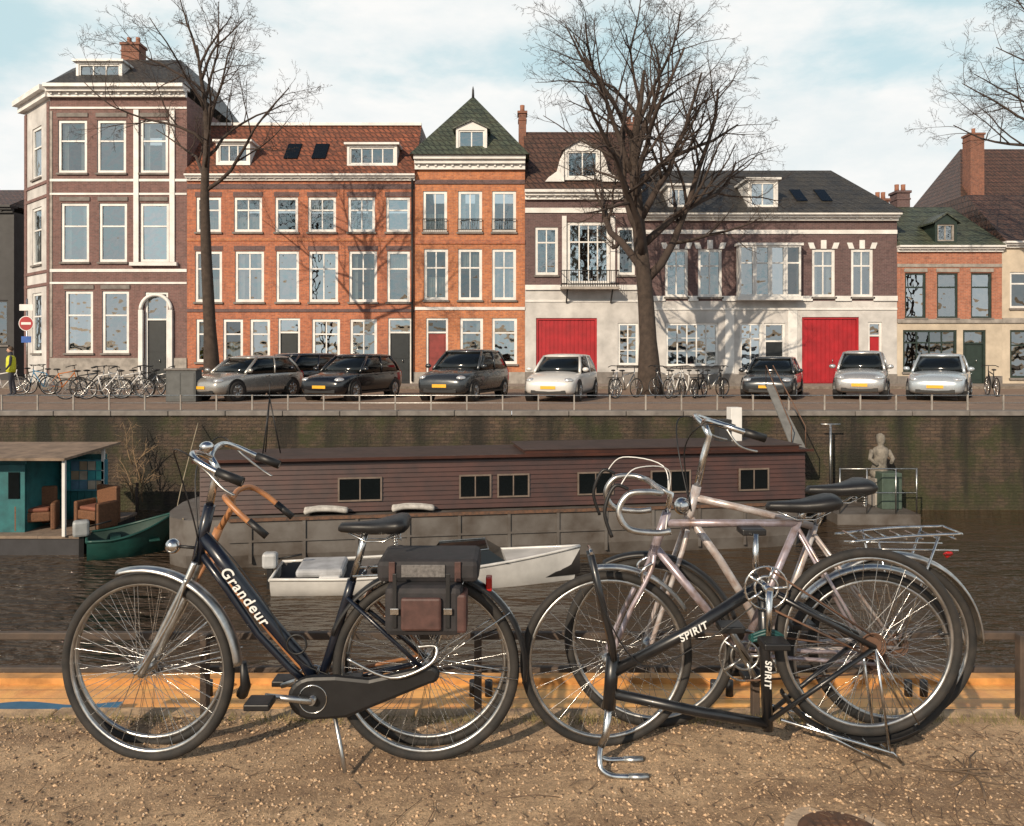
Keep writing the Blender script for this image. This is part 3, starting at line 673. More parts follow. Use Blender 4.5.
# ---------------------------------------------------------------- cars
def make_car(label,px,d,alpha,paint,L=4.2,H=1.0,W=.88,wagon=False):
    al=rad(alpha); root=thing('parked_car',label,'car',(X(px,d),d,-.02),math.atan2(-math.cos(al),-math.sin(al)))
    sx=L/4.2
    st=[(2.12,.58,.34,.52,.56),(2.06,.72,.26,.64,.69),(1.9,.80,.2,.70,.78),(1.55,.85,.19,.78,.86),(1.0,.87,.19,.86,.95),(.3,.88,.19,.89,.93),(-.8,.88,.19,.91,.95),(-1.5,.87,.19,.93,.97),(-1.92,.83,.22,.93,.98),(-2.08,.74,.3,.88,.93),(-2.12,.6,.36,.7,.75)]
    secs=[]
    for x,w_,zb,belt,top in st:
        w_*=W/.88; half=[(0,zb),(w_*.86,zb),(w_*.98,zb+.1),(w_,(zb+belt)/2),(w_*.985,belt-.06),(w_*.93,belt),(w_*.5,top),(0,top)]
        loop=half+[(-a,b) for a,b in half[-2:0:-1]]
        secs.append([(x*sx,a,b*H) for a,b in loop])
    MB().loft(secs).build('body',paint,root,sub=1)
    rb=-2.0 if wagon else -1.95; rt=-1.8 if wagon else -1.5
    def ring(fx,rx,w_,z):
        h=[(fx,0),(fx-.04,w_*.55),(fx-.2,w_*.92),(fx-.5,w_),((fx+rx)/2,w_*1.01),(rx+.4,w_),(rx+.12,w_*.9),(rx,w_*.5),(rx,0)]
        return [(a*sx,b,z*H) for a,b in h+[(p,-q) for p,q in h[-2:0:-1]]]
    rings=[ring(1.08,rb,.83*W/.88,.88),ring(.75,(rb*2+rt)/3,.76*W/.88,1.13),ring(.38,rt-.05,.66*W/.88,1.38)]
    MB().loft(rings).build('window_glass',carglass,root)
    top=[ring(.42,rt-.08,.67*W/.88,1.375),ring(.36,rt-.06,.66*W/.88,1.42),ring(.2,rt+.1,.52*W/.88,1.455),ring(-.1,rt+.4,.25*W/.88,1.47)]
    MB().loft(top).build('roof',paint,root,recalc=True)
    n=len(rings[0])
    for i in (2,4,6,n-2,n-4,n-6):
        MB().tube([rings[0][i],rings[1][i],rings[2][i]],.035 if i in (4,n-4) else .05,6).build('pillar',paint,root)
    for x in (1.32,-1.3):
        for s in (-1,1):
            y=s*(W-.02)
            def ringy(rads,n=20):
                return [[(math.cos(2*PI*k/n)*r,yy,math.sin(2*PI*k/n)*r) for k in range(n)] for r,yy in rads]
            MB().loft(ringy([(.385*1,-s*.25),(.385,s*.0)]),cap=True,sm=False).build('wheel_arch_shade',blkplastic,root,loc=(x*sx,y+s*.004,.34))  # black disc on the body side stands in for the arch's shaded hollow
            wo=MB().loft(ringy([(.2,-s*.15),(.30,-s*.14),(.325,-s*.08),(.325,s*.0),(.30,s*.03),(.215,s*.035)]),cap=False).build('wheel',rubber,root,loc=(x*sx,y,.325))
            rm=MB(); rm.loft(ringy([(.215,s*.03),(.2,s*.0),(.05,s*.01),(.04,s*.03)]),sm=False)
            for k in range(7):
                a=2*PI*k/7; rm.tube([(.05*math.cos(a),s*.025,.05*math.sin(a)),(.2*math.cos(a),s*.028,.2*math.sin(a))],.022,5)
            rm.build('hub_cap',alu,wo)
    z=H
    for s in (-1,1):
        m=MB(); m.ball((1.86*sx,s*.60*W/.88,.66*z),.20,.17,.085); m.build('headlight',lampg,root)
        m=MB(); m.ball((-1.98*sx,s*.68*W/.88,.78*z),.09,.10,.16); m.build('tail_light',redl,root)
        m=MB(); m.ball((.85*sx,s*(.95*W/.88),.98*z),.07,.11,.075); m.build('wing_mirror',paint,root)
        m=MB(); m.box(-1.6*sx,s*.882*W/.88-.01,.22*z,1.5*sx,s*.882*W/.88+.006,.28*z); m.build('side_trim',blkplastic,root)
        for xx_ in (.0,-1.1): MB().tube([((xx_-.14)*sx,s*(W+.012),.80*z),((xx_+.0)*sx,s*(W+.012),.80*z)],.016,5).build('door_handle',paint,root)
    m=MB(); m.box(2.0*sx,-.36,.56*z,2.075*sx,.36,.63*z); m.build('grille',blkplastic,root,bevel=.01)
    m=MB(); m.box(1.98*sx,-.56,.26*z,2.10*sx,.56,.37*z); m.build('lower_intake',blkplastic,root,bevel=.01)
    m=MB(); m.box(2.09*sx,-.24,.405*z,2.135*sx,.24,.495*z); m.build('number_plate',yellow,root)
    return root
champ=M('champagne_car_paint',(.40,.385,.36),.25,metal=.6,var=.1,scale=1,coat=.8)
sil=M('silver_car_paint',(.48,.48,.48),.25,metal=.6,var=.1,scale=1,coat=.8)
blk=M('black_car_paint',(.006,.007,.009),.2,metal=.0,var=.1,scale=1,coat=.6)
nvy=M('dark_navy_car_paint',(.012,.016,.026),.2,metal=.2,var=.1,scale=1,coat=.7)
gry=M('graphite_car_paint',(.045,.05,.055),.25,metal=.5,var=.1,scale=1,coat=.8)
wht=M('white_car_paint',(.60,.59,.57),.3,metal=.1,var=.1,scale=1,coat=.8)
blu=M('ice_blue_car_paint',(.44,.49,.53),.25,metal=.4,var=.1,scale=1,coat=.8)
make_car('silver hatchback, leftmost of the parked cars beside the grey cabinet',247,27.2,26,champ,4.1,1.0)
make_car('dark car partly hidden behind the leftmost silver hatchback',291,29.3,30,nvy,4.4,1.06,wagon=True)
make_car('black hatchback parked left of the dark grey tall car',354,27.4,20,blk,4.2,1.04)
make_car('dark grey tall family car with yellow front plate left of the white hatchback',466,27.2,19,gry,4.4,1.15,.92)
make_car('small white hatchback parked left of the big bare tree trunk',563,27,17,wht,4.1,1.04,.88)
make_car('dark graphite car right of the bicycle cluster, before the white doorway',773,28.2,24,gry,4.2,.98)
make_car('tall silver small car parked in front of the right hand red garage door',862,28,26,sil,3.9,1.12,.84)
make_car('pale blue silver hatchback, rightmost of the parked cars',940,27.4,32,blu,4.3,1.05)

# ---------------------------------------------------------------- bicycle parts
def wheel(root,cx,cz,r,y=0,hi=True,yaw=0,rim=None,name='wheel',tw=.019,a_=0):
    rim=rim or alu; NN=72 if hi else 20; n=8 if hi else 4
    m=MB()
    m.torus((0,0,0),r-.036,.009 if hi else .014,NN,n)
    o=m.build(name,rim,root,loc=(cx,y,cz)); o.rotation_euler=(0,a_,yaw)
    MB().torus((0,0,0),r-tw,tw if hi else .024,NN,n+2 if hi else 4).build('tyre',rubber,o)
    s=MB(); k=36 if hi else 14; sr=.0012 if hi else .006
    for i in range(k):
        a=2*PI*i/k; side=1 if i%2 else -1; off=(.9 if (i//2)%2 else -.9) if hi else 0
        s.tube([(.022*math.cos(a+off),side*.03,.022*math.sin(a+off)),((r-.04)*math.cos(a),0,(r-.04)*math.sin(a))],sr,3)
    s.build('spokes',chrome,o)
    h=MB(); h.tube([(0,-.05,0),(0,-.035,0),(0,-.034,0),(0,.034,0),(0,.035,0),(0,.05,0)],[.008,.008,.022,.022,.008,.008],10); h.build('hub',alu,o)
    if hi:
        MB().tube([((r-.045)*math.cos(.4),0,(r-.045)*math.sin(.4)),((r-.085)*math.cos(.4),0,(r-.085)*math.sin(.4))],.0028,6).build('valve',iron,o)
    return o
def guard(root,cx,cz,r,a0,a1,mat,w_=.028,y=0,name='mudguard',yaw=0):
    secs=[]; n=40
    for i in range(n+1):
        a=rad(a0+(a1-a0)*i/n); row=[]
        for yy,dr in ((-w_,-.014),(-w_*.7,-.003),(0,.003),(w_*.7,-.003),(w_,-.014)):
            row.append(((r+dr)*math.cos(a),yy,(r+dr)*math.sin(a)))
        secs.append(row)
    m=MB(); m.loft(secs,cap=False,ring=False)
    o=m.build(name,mat,root,loc=(cx,y,cz)); o.rotation_euler=(0,0,yaw); 
    md=o.modifiers.new('s','SOLIDIFY'); md.thickness=.0015; return o
def saddle(root,x,z,L,dirx,mat,wr=.085,y=0):
    secs=[]
    for t,w_,h,dz in ((0,.012,.018,-.014),(.04,.024,.034,-.008),(.3,.032,.044,-.008),(.5,.046,.050,-.006),(.68,.068,.058,.002),(.85,wr,.066,.010),(.95,wr*.92,.058,.012),(1,wr*.72,.03,.008)):
        xc=x+dirx*(.5-t)*L; n=16
        sec=[]
        for k in range(n):
            c_,s_=math.cos(2*PI*k/n),math.sin(2*PI*k/n)
            sec.append((xc,y+w_*(abs(c_)**.75)*(1 if c_>0 else -1),z+dz+h*.5*(s_*.75 if s_>0 else 1.25*s_)))
        secs.append(sec)
    o=MB().loft(secs).build('saddle',mat,root,recalc=True)
    m=MB()
    for s in (-1,1): m.tube([(x+dirx*L*.35,y+s*.012,z-.03),(x+dirx*L*.1,y+s*.022,z-.06),(x-dirx*L*.15,y+s*.022,z-.06),(x-dirx*L*.38,y+s*.03,z-.025)],.0035,6)
    if wr>.08:
        for s in (-1,1):
            pts=[(x-dirx*L*.33+.008*math.cos(t*1.2),y+s*.045+.012*math.sin(t*1.2),z-.07+.0035*t*.55) for t in range(22)]; m.tube(pts,.0025,5)
    m.build('saddle_rails',chrome,o); return o
def cranks(root,x,z,r,mat,ang,y=-.05,Lc=.165,ring=None,name='crankset'):
    m=MB()
    if ring:
        m.torus((x,y+.012,z),ring,.004,40,6); m.torus((x,y+.012,z),ring*.55,.005,24,6)
        for k in range(30):
            a=2*PI*k/30; m.box(x+(ring+.003)*math.cos(a)-.002,y+.010,z+(ring+.003)*math.sin(a)-.002,x+(ring+.003)*math.cos(a)+.002,y+.014,z+(ring+.003)*math.sin(a)+.002)
        for k in range(5):
            a=2*PI*k/5; m.tube([(x+.02*math.cos(a),y+.01,z+.02*math.sin(a)),(x+ring*math.cos(a),y+.012,z+ring*math.sin(a))],.006,6)
    a=rad(ang)
    e1=(x+Lc*math.cos(a),y-.03,z+Lc*math.sin(a)); e2=(x-Lc*math.cos(a),-y+.03,z-Lc*math.sin(a))
    m.tube([(x,y-.02,z),e1],[.014,.010],8); m.tube([(x,-y+.02,z),e2],[.014,.010],8); m.tube([(x,y-.028,z),(x,-y+.028,z)],.014,10)
    o=m.build(name,mat,root)
    for e,s in ((e1,-1),(e2,1)):
        p=MB(); p.box(e[0]-.045,e[1]+(s*.015 if s>0 else -.10),e[2]-.012,e[0]+.045,e[1]+(.10 if s>0 else -.015),e[2]+.012); p.build('pedal',blkplastic,o,bevel=.005)
    return o
def sprocket(root,x,z,y=-.04,n=4):
    m=MB()
    for k in range(n): m.torus((x,y+k*.006,z),.045-k*.005,.003,24,5)
    m.tube([(x,y,z),(x,y+.03,z)],.03,14)
    return m.build('rear_sprocket',rust,root)
def text(body,size,mat,parent,loc,dx,dz,bold=.0009):
    cu=bpy.data.curves.new('lettering','FONT'); cu.body=body; cu.size=size; cu.align_x='CENTER'; cu.align_y='CENTER'; cu.extrude=.0006; cu.offset=bold; cu.shear=.15; cu.space_character=1.15
    t=bpy.data.objects.new('tmp',cu); C.objects.link(t); dg=bpy.context.evaluated_depsgraph_get(); dg.update()
    me=bpy.data.meshes.new_from_object(t.evaluated_get(dg)); bpy.data.objects.remove(t); me.materials.clear(); me.materials.append(mat)
    o=bpy.data.objects.new('lettering',me); C.objects.link(o); o.parent=parent; o.location=loc; o.rotation_euler=(PI/2,-math.atan2(dz,dx),0); return o
class NB:
    def __init__(s,name,label,d,cx):
        s.d=d; s.cx=X(cx,d); s.root=thing(name,label,'bicycle',(s.cx,d,0))
    def p(s,px,py,y=0): return ((px-512)*s.d/F-s.cx,y,Z(py,s.d))
    def tube(s,name,mat,pts,r,n=12,parent=None):
        q=[s.p(*a) for a in pts]; return MB().tube(q,r,n).build(name,mat,parent or s.root)
    def legs(s,name,mat,a,b,r,ya,yb):
        for sg in (-1,1): MB().tube([s.p(a[0],a[1],sg*ya),s.p(b[0],b[1],sg*yb)],r,8).build(name,mat,s.root)
# ---- bicycle A
A=NB('bicycle','dark navy step-through bicycle on the left with lettered frame and full mudguards',2.95,300)
ax,_,az=A.p(147,671); bx,_,bz=A.p(426,664)
wheel(A.root,ax,.345,.345,yaw=rad(-9)); wheel(A.root,bx,.345,.345,a_=.7)
zc=.345
guard(A.root,ax,zc,.372,5,108,alu,yaw=rad(-9)); guard(A.root,bx,zc,.372,-8,160,blkplastic)
guard(A.root,bx,zc,.3735,20,60,alu,w_=.012,name='mudguard_stripe')
MB().tube([(ax+.365,-.03,zc+.03),(ax+.37,-.02,zc-.06),(ax+.35,0,zc-.10)],[.012,.02,.022],8).build('mud_flap',blkplastic,A.root)
A.tube('frame',navyp,[(204,536),(232,573),(262,612),(290,645),(305,662),(318,688)],[.025,.026,.026,.025,.023,.02],14)
A.tube('seat_tube',navyp,[(318,690),(334,640),(347,598),(352,580)],.017)
A.tube('lower_tube',navyp,[(200,552),(228,590),(258,634),(290,668),(315,690)],.014)
A.tube('head_tube',navyp,[(197,563),(203,535),(210,505)],.021)
A.tube('seat_post',chrome,[(352,582),(360,555),(366,530)],.013)
A.legs('seat_stay',navyp,(348,596),(426,664),.008,.02,.055)
A.legs('chain_stay',navyp,(318,690),(426,666),.009,.03,.055)
for sg in (-1,1):
    MB().tube(smooth([A.p(198,560,sg*.03),A.p(188,585,sg*.045),A.p(165,632,sg*.048),A.p(147,671,sg*.05)]),.012,8).build('fork_blade',alu,A.root)
    m=MB(); m.tube(smooth([A.p(192,575,sg*.05),A.p(180,610,sg*.06),A.p(150,660,sg*.06),A.p(141,668,sg*.055)]),.005,6); m.tube([A.p(147,671,sg*.058),A.p(222,610,sg*.04)],.0028,5); m.tube([A.p(147,671,sg*.058),A.p(240,650,sg*.03)],.0028,5)
    m.build('mudguard_stay',chrome,A.root)
    m=MB(); m.tube([A.p(426,664,sg*.06),A.p(510,610,sg*.03)],.0028,5); m.tube([A.p(426,664,sg*.06),A.p(518,676,sg*.03)],.0028,5); m.build('mudguard_stay',chrome,A.root)
A.tube('stem',chrome,[(209,508),(214,484),(217,468),(211,458)],[.015,.014,.014,.013])
c=Vector(A.p(211,458)); m=MB()
bar=lambda sg:[c+Vector(v) for v in ((0,0,0),(-.012,sg*.07,.025),(-.008,sg*.15,.035),(.03,sg*.20,.015),(.10,sg*.215,-.02),(.19,sg*.215,-.055))]
for sg in (-1,1): m.tube(smooth(bar(sg)),.011,10)
hb=m.build('handlebar',chrome,A.root)
for sg in (-1,1):
    b=bar(sg); MB().tube([b[4],b[5]],.017,10).build('grip',blkplastic,hb)
    MB().tube(smooth([b[3]+Vector((0,0,-.01)),b[3]+Vector((.04,0,-.045)),b[4]+Vector((.02,0,-.055)),b[5]+Vector((-.03,0,-.045))]),.005,6).build('brake_lever',alu,hb)
    MB().tube(smooth([b[3],b[3]+Vector((-.08,0,.04)),b[1]+Vector((-.07,0,-.08)),Vector(A.p(200,540,-.02)),Vector(A.p(190,570,-.02))]),.0028,6).build('brake_cable',blkplastic,hb)
m=MB(); m.ball(tuple(c+Vector((.03,-.12,.055))),.026,.026,.02); m.build('bell',chrome,hb)
m=MB(); m.ball(A.p(173,546,0),.028,.028,.028); 
hl=m.build('headlamp',chrome,A.root); MB().tube([A.p(176,546),A.p(198,548)],.006,6).build('lamp_bracket',blkplastic,hl)
saddle(A.root,A.p(374,524)[0],A.p(374,524)[2],.26,-1,leather,wr=.1)
x0,_,z0=A.p(318,690); x1=bx; poly=[]
for k in range(13): a=PI/2+PI*k/12; poly.append((x0+.088*math.cos(a)*1.05,z0+.080*math.sin(a)))
poly+=[(x0+.12,z0-.072)]
for k in range(9): a=-PI/2+PI*k/8; poly.append((x1+.02+.036*math.cos(a),zc-.0+.034*math.sin(a)))
poly+=[(x0+.2,z0+.07),(x0+.08,z0+.082)]
MB().prism(poly,-.078,-.045).build('chain_case',blkplastic,A.root,bevel=.014)
MB().torus((x0,-.079,z0),.05,.0025,28,5).build('chain_case_ring',chrome,A.root)
cranks(A.root,x0,z0,0,alu,172,y=-.075)
m=MB(); 
for s in (-1,1):
    m.tube([A.p(356,572,s*.06),A.p(480,566,s*.06)],.005,6); m.tube([A.p(468,566,s*.06),A.p(430,662,s*.06)],.005,6)
for px in (365,400,440,478): m.tube([A.p(px,571-(px-356)*.04,-.06),A.p(px,571-(px-356)*.04,.06)],.004,6)
m.build('rear_rack',chrome,A.root)
MB().tube([A.p(335,700,-.04),A.p(345,735,-.08),A.p(352,756,-.12)],.008,8).build('kickstand',alu,A.root)
MB().box(A.p(486,590)[0],-.02,A.p(484,590)[2],A.p(492,590)[0],.02,A.p(484,576)[2]).build('rear_light',redl,A.root,bevel=.004)
text('Grandeur',.057,lettr,A.root,tuple(Vector(A.p(247,594))+Vector((0,-.028,0))),.56,-.72)
MB().tube(smooth([A.p(352,650,-.085),A.p(395,668,-.09),A.p(432,655,-.09),A.p(438,640,-.07),A.p(420,640,-.07)]),.006,8).build('hub_brake_arm',alu,A.root)
MB().torus((A.p(300,640)[0],-.045,A.p(300,640)[2]),.035,.004,20,6).build('ring_lock',iron,A.root)
MB().tube(smooth([A.p(210,530,-.03),A.p(240,560,-.04),A.p(275,610,-.04),A.p(300,655,-.04),A.p(340,672,-.05)]),.0026,5).build('gear_cable',blkplastic,A.root)
# pannier
pm=M('dark_canvas',(.013,.013,.015),.75,var=.4,scale=20,bump=.3,bscale=250,bdist=.002,col2=(.028,.024,.026)); pm2=M('brown_leather_panel',(.085,.04,.034),.55,var=.5,scale=25)
pb=thing('pannier_bag','dark double pannier bag strapped over the rear rack of the navy bicycle','bag',(A.cx,2.95,0))
def px3(a,b,y=0): return A.p(a,b,y)
m=MB(); p=px3(382,552); q=px3(480,574); m.box(p[0],-.12,q[2],q[0],.12,p[2]); m.build('bag_lid',pm,pb,bevel=.02)
for sg in (-1,1):
    m=MB(); a=px3(392,574); b=px3(465,620); ya,yb=(-.18,-.075) if sg<0 else (.075,.18)
    m.box(a[0],ya,b[2],b[0],yb,a[2]+.004); o=m.build('bag_body',pm,pb,bevel=.022)
    if sg<0:
        for l,r in ((400,404),(450,454)):
            u=px3(l,560); v=px3(r,611); MB().box(u[0],-.187,v[2],v[0],-.1805,u[2]).build('strap',iron,o,bevel=.002)
            u=px3(l-2,592); v=px3(r+2,598); MB().box(u[0],-.194,v[2],v[0],-.188,u[2]).build('buckle',chrome,o,bevel=.002)
        u=px3(408,582); v=px3(446,613); MB().box(u[0],-.198,v[2],v[0],-.1805,u[2]).build('pocket',pm2,o,bevel=.009)
        u=px3(458,580); v=px3(466,617); MB().box(u[0],-.178,v[2],v[0]+.012,-.08,u[2]).build('side_panel',pm2,o,bevel=.01)
u=px3(406,556); v=px3(448,568); MB().box(u[0],-.126,v[2],v[0],-.1205,u[2]).build('name_patch',M('grey_patch',(.16,.15,.145),.6,var=.6,scale=80),pb,bevel=.002)
for l,r in ((394,400),(457,463)):
    u=px3(l,553); v=px3(r,572); MB().box(u[0],-.128,v[2],v[0],-.1205,u[2]).build('strap',pm2,pb,bevel=.002)
# ---- tan bicycle behind A, wheels in line with A's
E_=NB('bicycle','tan orange bicycle almost wholly hidden behind the navy bicycle, its handlebar showing over the frame',3.06,330)
r=.335; ya=354+(1.5-r)*F/3.06; fx=E_.p(150,600)[0]; rx=E_.p(427,600)[0]
wheel(E_.root,fx,r,r,yaw=rad(-6),tw=.015); wheel(E_.root,rx,r,r,tw=.015)
E_.tube('head_tube',tanp,[(206,560),(219,528)],.017); E_.tube('frame',tanp,[(208,552),(236,590),(268,628),(298,662),(316,680)],.013)
E_.tube('seat_tube',tanp,[(316,680),(345,635),(372,590)],.013); E_.tube('seat_post',chrome,[(372,592),(388,572)],.011); saddle(E_.root,E_.p(404,566)[0],E_.p(404,566)[2],.25,-1,leather,wr=.085)
E_.legs('seat_stay',tanp,(370,596),(427,ya),.006,.02,.05); E_.legs('chain_stay',tanp,(316,680),(427,ya),.007,.03,.05)
E_.legs('fork_blade',tanp,(205,562),(150,ya),.008,.035,.05)
E_.tube('stem',tanp,[(219,530),(233,506),(232,499)],.012); c=Vector(E_.p(232,500)); m=MB()
for sg in (-1,1): m.tube(smooth([c,c+Vector((0,sg*.07,.025)),c+Vector((.03,sg*.14,.025)),c+Vector((.09,sg*.17,-.02)),c+Vector((.17,sg*.17,-.09))]),.011,8)
hb=m.build('handlebar',tanp,E_.root)
for sg in (-1,1): MB().tube([c+Vector((.12,sg*.17,-.045)),c+Vector((.185,sg*.17,-.10))],.014,8).build('grip',leather,hb)
cranks(E_.root,E_.p(316,680)[0],E_.p(316,680)[2],0,alu,20,ring=.07)
# ---- bicycle D
Dk=NB('bicycle','rear silver bicycle on the right with tall upright handlebar and chrome rear rack',3.22,780)
r=.34; fx=Dk.p(648,617)[0]; rx=Dk.p(892,617)[0]
wheel(Dk.root,fx,r,r,yaw=rad(-12)); wheel(Dk.root,rx,r,r)
guard(Dk.root,fx,r,.365,20,120,blkplastic,yaw=rad(-12)); guard(Dk.root,rx,r,.365,0,165,alu)
ya=354+(1.5-r)*F/3.22
Dk.tube('frame',whitep,[(690,518),(720,560),(745,600),(768,648)],.016); Dk.tube('top_tube',whitep,[(697,498),(750,510),(812,526)],.0145)
Dk.tube('seat_tube',whitep,[(768,648),(795,580),(815,525)],.015); Dk.tube('head_tube',whitep,[(685,530),(697,486)],.019); Dk.tube('seat_post',chrome,[(815,527),(832,492)],.013)
Dk.legs('seat_stay',whitep,(812,532),(892,ya),.007,.02,.055); Dk.legs('chain_stay',whitep,(768,648),(892,ya),.008,.03,.055)
for sg in (-1,1): MB().tube(smooth([Dk.p(686,528,sg*.03),Dk.p(680,548,sg*.045),Dk.p(662,600,sg*.05),Dk.p(648,ya,sg*.05)]),.010,8).build('fork_blade',whitep,Dk.root)
Dk.tube('stem',chrome,[(697,488),(704,455),(709,436),(704,424)],.0145)
c=Vector(Dk.p(704,424)); m=MB()
bar=lambda sg:[c+Vector(v) for v in ((0,0,0),(-.012,sg*.06,.015),(-.005,sg*.13,.022),(.04,sg*.19,.008),(.10,sg*.21,-.012),(.18,sg*.21,-.036))]
for sg in (-1,1): m.tube(smooth(bar(sg)),.0115,10)
hb=m.build('handlebar',chrome,Dk.root)
for sg in (-1,1):
    b=bar(sg); MB().tube([b[4],b[5]],.0165,10).build('grip',blkplastic,hb)
    MB().tube(smooth([b[3]+Vector((0,0,-.01)),b[4]+Vector((-.02,0,-.05)),b[5]+Vector((-.03,0,-.05))]),.005,6).build('brake_lever',alu,hb)
    MB().tube(smooth([b[3],b[3]+Vector((-.10,0,.0)),b[1]+Vector((-.08,0,-.12)),Vector(Dk.p(690,510,-.02))]),.0028,6).build('brake_cable',blkplastic,hb)
m=MB(); m.ball(tuple(Vector(Dk.p(682,506))),.035,.035,.035); m.build('headlamp',chrome,Dk.root)
saddle(Dk.root,Dk.p(838,487)[0],Dk.p(838,487)[2],.26,-1,leather,wr=.1)
cranks(Dk.root,Dk.p(768,648)[0],Dk.p(768,648)[2],0,alu,60,ring=.085); sprocket(Dk.root,rx,r)
m=MB()
for s in (-1,1):
    m.tube(smooth([Dk.p(842,538,s*.07),Dk.p(900,532,s*.075),Dk.p(952,530,s*.07)]),.006,6); m.tube([Dk.p(930,531,s*.07),Dk.p(892,ya,s*.06)],.005,6); m.tube([Dk.p(850,545,s*.06),Dk.p(950,547,s*.06)],.0045,6); m.tube([Dk.p(870,534,s*.07),Dk.p(892,ya,s*.06)],.004,6)
for k in range(7): m.tube([Dk.p(850+k*16,535,-.07),Dk.p(850+k*16,535,.07)],.004,6)
m.tube(smooth([Dk.p(952,530,-.07),Dk.p(957,532,0),Dk.p(952,530,.07)]),.005,6)
m.build('rear_rack',chrome,Dk.root)
MB().tube([Dk.p(945,556,-.0),Dk.p(951,552,0)],.012,8).build('rear_light',redl,Dk.root)
# ---- bicycle C
Cb=NB('bicycle','lilac silver racing bicycle with curled drop handlebar, middle of the right hand group',3.06,740)
r=.335; fx=Cb.p(607,641)[0]; rx=Cb.p(872,641)[0]; ya=354+(1.5-r)*F/3.06
wheel(Cb.root,fx,r,r,yaw=rad(6),tw=.016); wheel(Cb.root,rx,r,r,tw=.016)
guard(Cb.root,fx,r,.36,30,100,alu,w_=.02,yaw=rad(6)); guard(Cb.root,rx,r,.36,10,140,alu,w_=.022)
Cb.tube('frame',silverp,[(656,548),(742,652)],.0155); Cb.tube('top_tube',silverp,[(664,523),(798,523)],.014); Cb.tube('seat_tube',silverp,[(742,652),(799,520)],.0145)
Cb.tube('head_tube',silverp,[(652,556),(667,512)],.018); Cb.tube('seat_post',chrome,[(799,522),(806,506)],.013)
Cb.legs('seat_stay',silverp,(797,528),(872,ya),.007,.02,.055); Cb.legs('chain_stay',silverp,(742,652),(872,ya),.008,.03,.055)
for sg in (-1,1): MB().tube(smooth([Cb.p(653,553,sg*.025),Cb.p(648,570,sg*.042),Cb.p(626,612,sg*.048),Cb.p(607,ya,sg*.05)]),.0095,8).build('fork_blade',silverp,Cb.root)
Cb.tube('stem',chrome,[(667,514),(671,494),(655,486)],.0125)
c=Vector(Cb.p(655,486)); m=MB()
bar=lambda sg:[c+Vector(v) for v in ((0,0,0),(0,sg*.09,.0),(-.01,sg*.165,.0),(-.06,sg*.19,.01),(-.13,sg*.19,-.0),(-.165,sg*.195,-.06),(-.13,sg*.2,-.12),(-.04,sg*.2,-.135),(.02,sg*.2,-.13))]
for sg in (-1,1): m.tube(smooth(bar(sg)),.0115,10)
hb=m.build('drop_handlebar',alu,Cb.root)
for sg in (-1,1):
    b=bar(sg); MB().tube(smooth([b[4]+Vector((0,0,.02)),b[4]+Vector((-.05,0,.03)),b[5]+Vector((-.05,0,-.0)),b[6]+Vector((-.06,0,-.03))]),.007,6).build('brake_lever',blkplastic,hb)
    MB().tube(smooth([b[4]+Vector((-.03,0,.03)),b[4]+Vector((.03,-sg*.03,.09)),c+Vector((.04,sg*.05,.07)),c+Vector((.05,0,-.05)),Vector(Cb.p(664,530,-.03))]),.0022,6).build('brake_cable',lettr,hb)
    MB().tube(smooth([Cb.p(650,560,sg*.045),Cb.p(640,568,sg*.05),Cb.p(642,585,sg*.04)]),.006,6).build('brake_caliper',chrome,Cb.root)
saddle(Cb.root,Cb.p(802,503)[0],Cb.p(802,503)[2],.275,-1,leather,wr=.072)
cranks(Cb.root,Cb.p(742,652)[0],Cb.p(742,652)[2],0,alu,120,ring=.095); sprocket(Cb.root,rx,r)
m=MB(); m.tube([Cb.p(742,628,-.045),Cb.p(872,ya-12,-.04)],.004,4); m.tube([Cb.p(742,676,-.045),Cb.p(872,ya+10,-.04)],.004,4); m.build('chain',rust,Cb.root)
MB().tube([Cb.p(742,652,-.09),Cb.p(705,600,-.05)],.0025,5).build('gear_cable',blkplastic,Cb.root)
# ---- bicycle B
B=NB('upturned_bicycle','black bicycle turned upside down without a front wheel, nearest of the right hand group',2.87,740)
r=.338; rx,_,rz_=B.p(868,642); wheel(B.root,rx,rz_,r,tw=.017,a_=.3); sprocket(B.root,rx,rz_)
guard(B.root,rx,rz_,.362,210,300,blkplastic,w_=.024)
B.tube('frame',blackp,[(762,584),(690,631),(612,672)],.0215); B.tube('seat_tube',blackp,[(762,584),(765,655),(768,730)],.0195); B.tube('top_tube',blackp,[(768,724),(700,712),(611,693)],.019)
B.tube('head_tube',blackp,[(613,655),(609,708)],.024)
B.legs('chain_stay',blackp,(762,586),(868,642),.010,.03,.055); B.legs('seat_stay',blackp,(768,718),(868,642),.009,.02,.055)
for sg in (-1,1): MB().tube([B.p(613,657,sg*.028),B.p(611,640,sg*.036),B.p(600,595,sg*.036),B.p(590,552,sg*.036)],.0125,8).build('fork_blade',blackp,B.root)
MB().tube([B.p(590,550,-.05),B.p(590,550,.05)],.006,6).build('axle_end',chrome,B.root)
B.tube('stem',chrome,[(609,706),(606,735),(601,746)],.014)
c=Vector(B.p(601,746)); m=MB()
bar=lambda sg:[c+Vector(v) for v in ((0,0,0),(-.008,sg*.025,-.03),(-.004,sg*.045,-.06),(.03,sg*.055,-.078),(.09,sg*.06,-.08),(.16,sg*.06,-.08))]
for sg in (-1,1): m.tube(smooth(bar(sg)),.0105,10)
hb=m.build('handlebar',chrome,B.root)
for sg in (-1,1):
    b=bar(sg); MB().tube([b[4],b[5]],.013,10).build('grip',alu,hb)
cx_,_,cz_=B.p(762,584); cranks(B.root,cx_,cz_,0,chrome,268,ring=.075,y=-.06,Lc=.16)
m=MB()
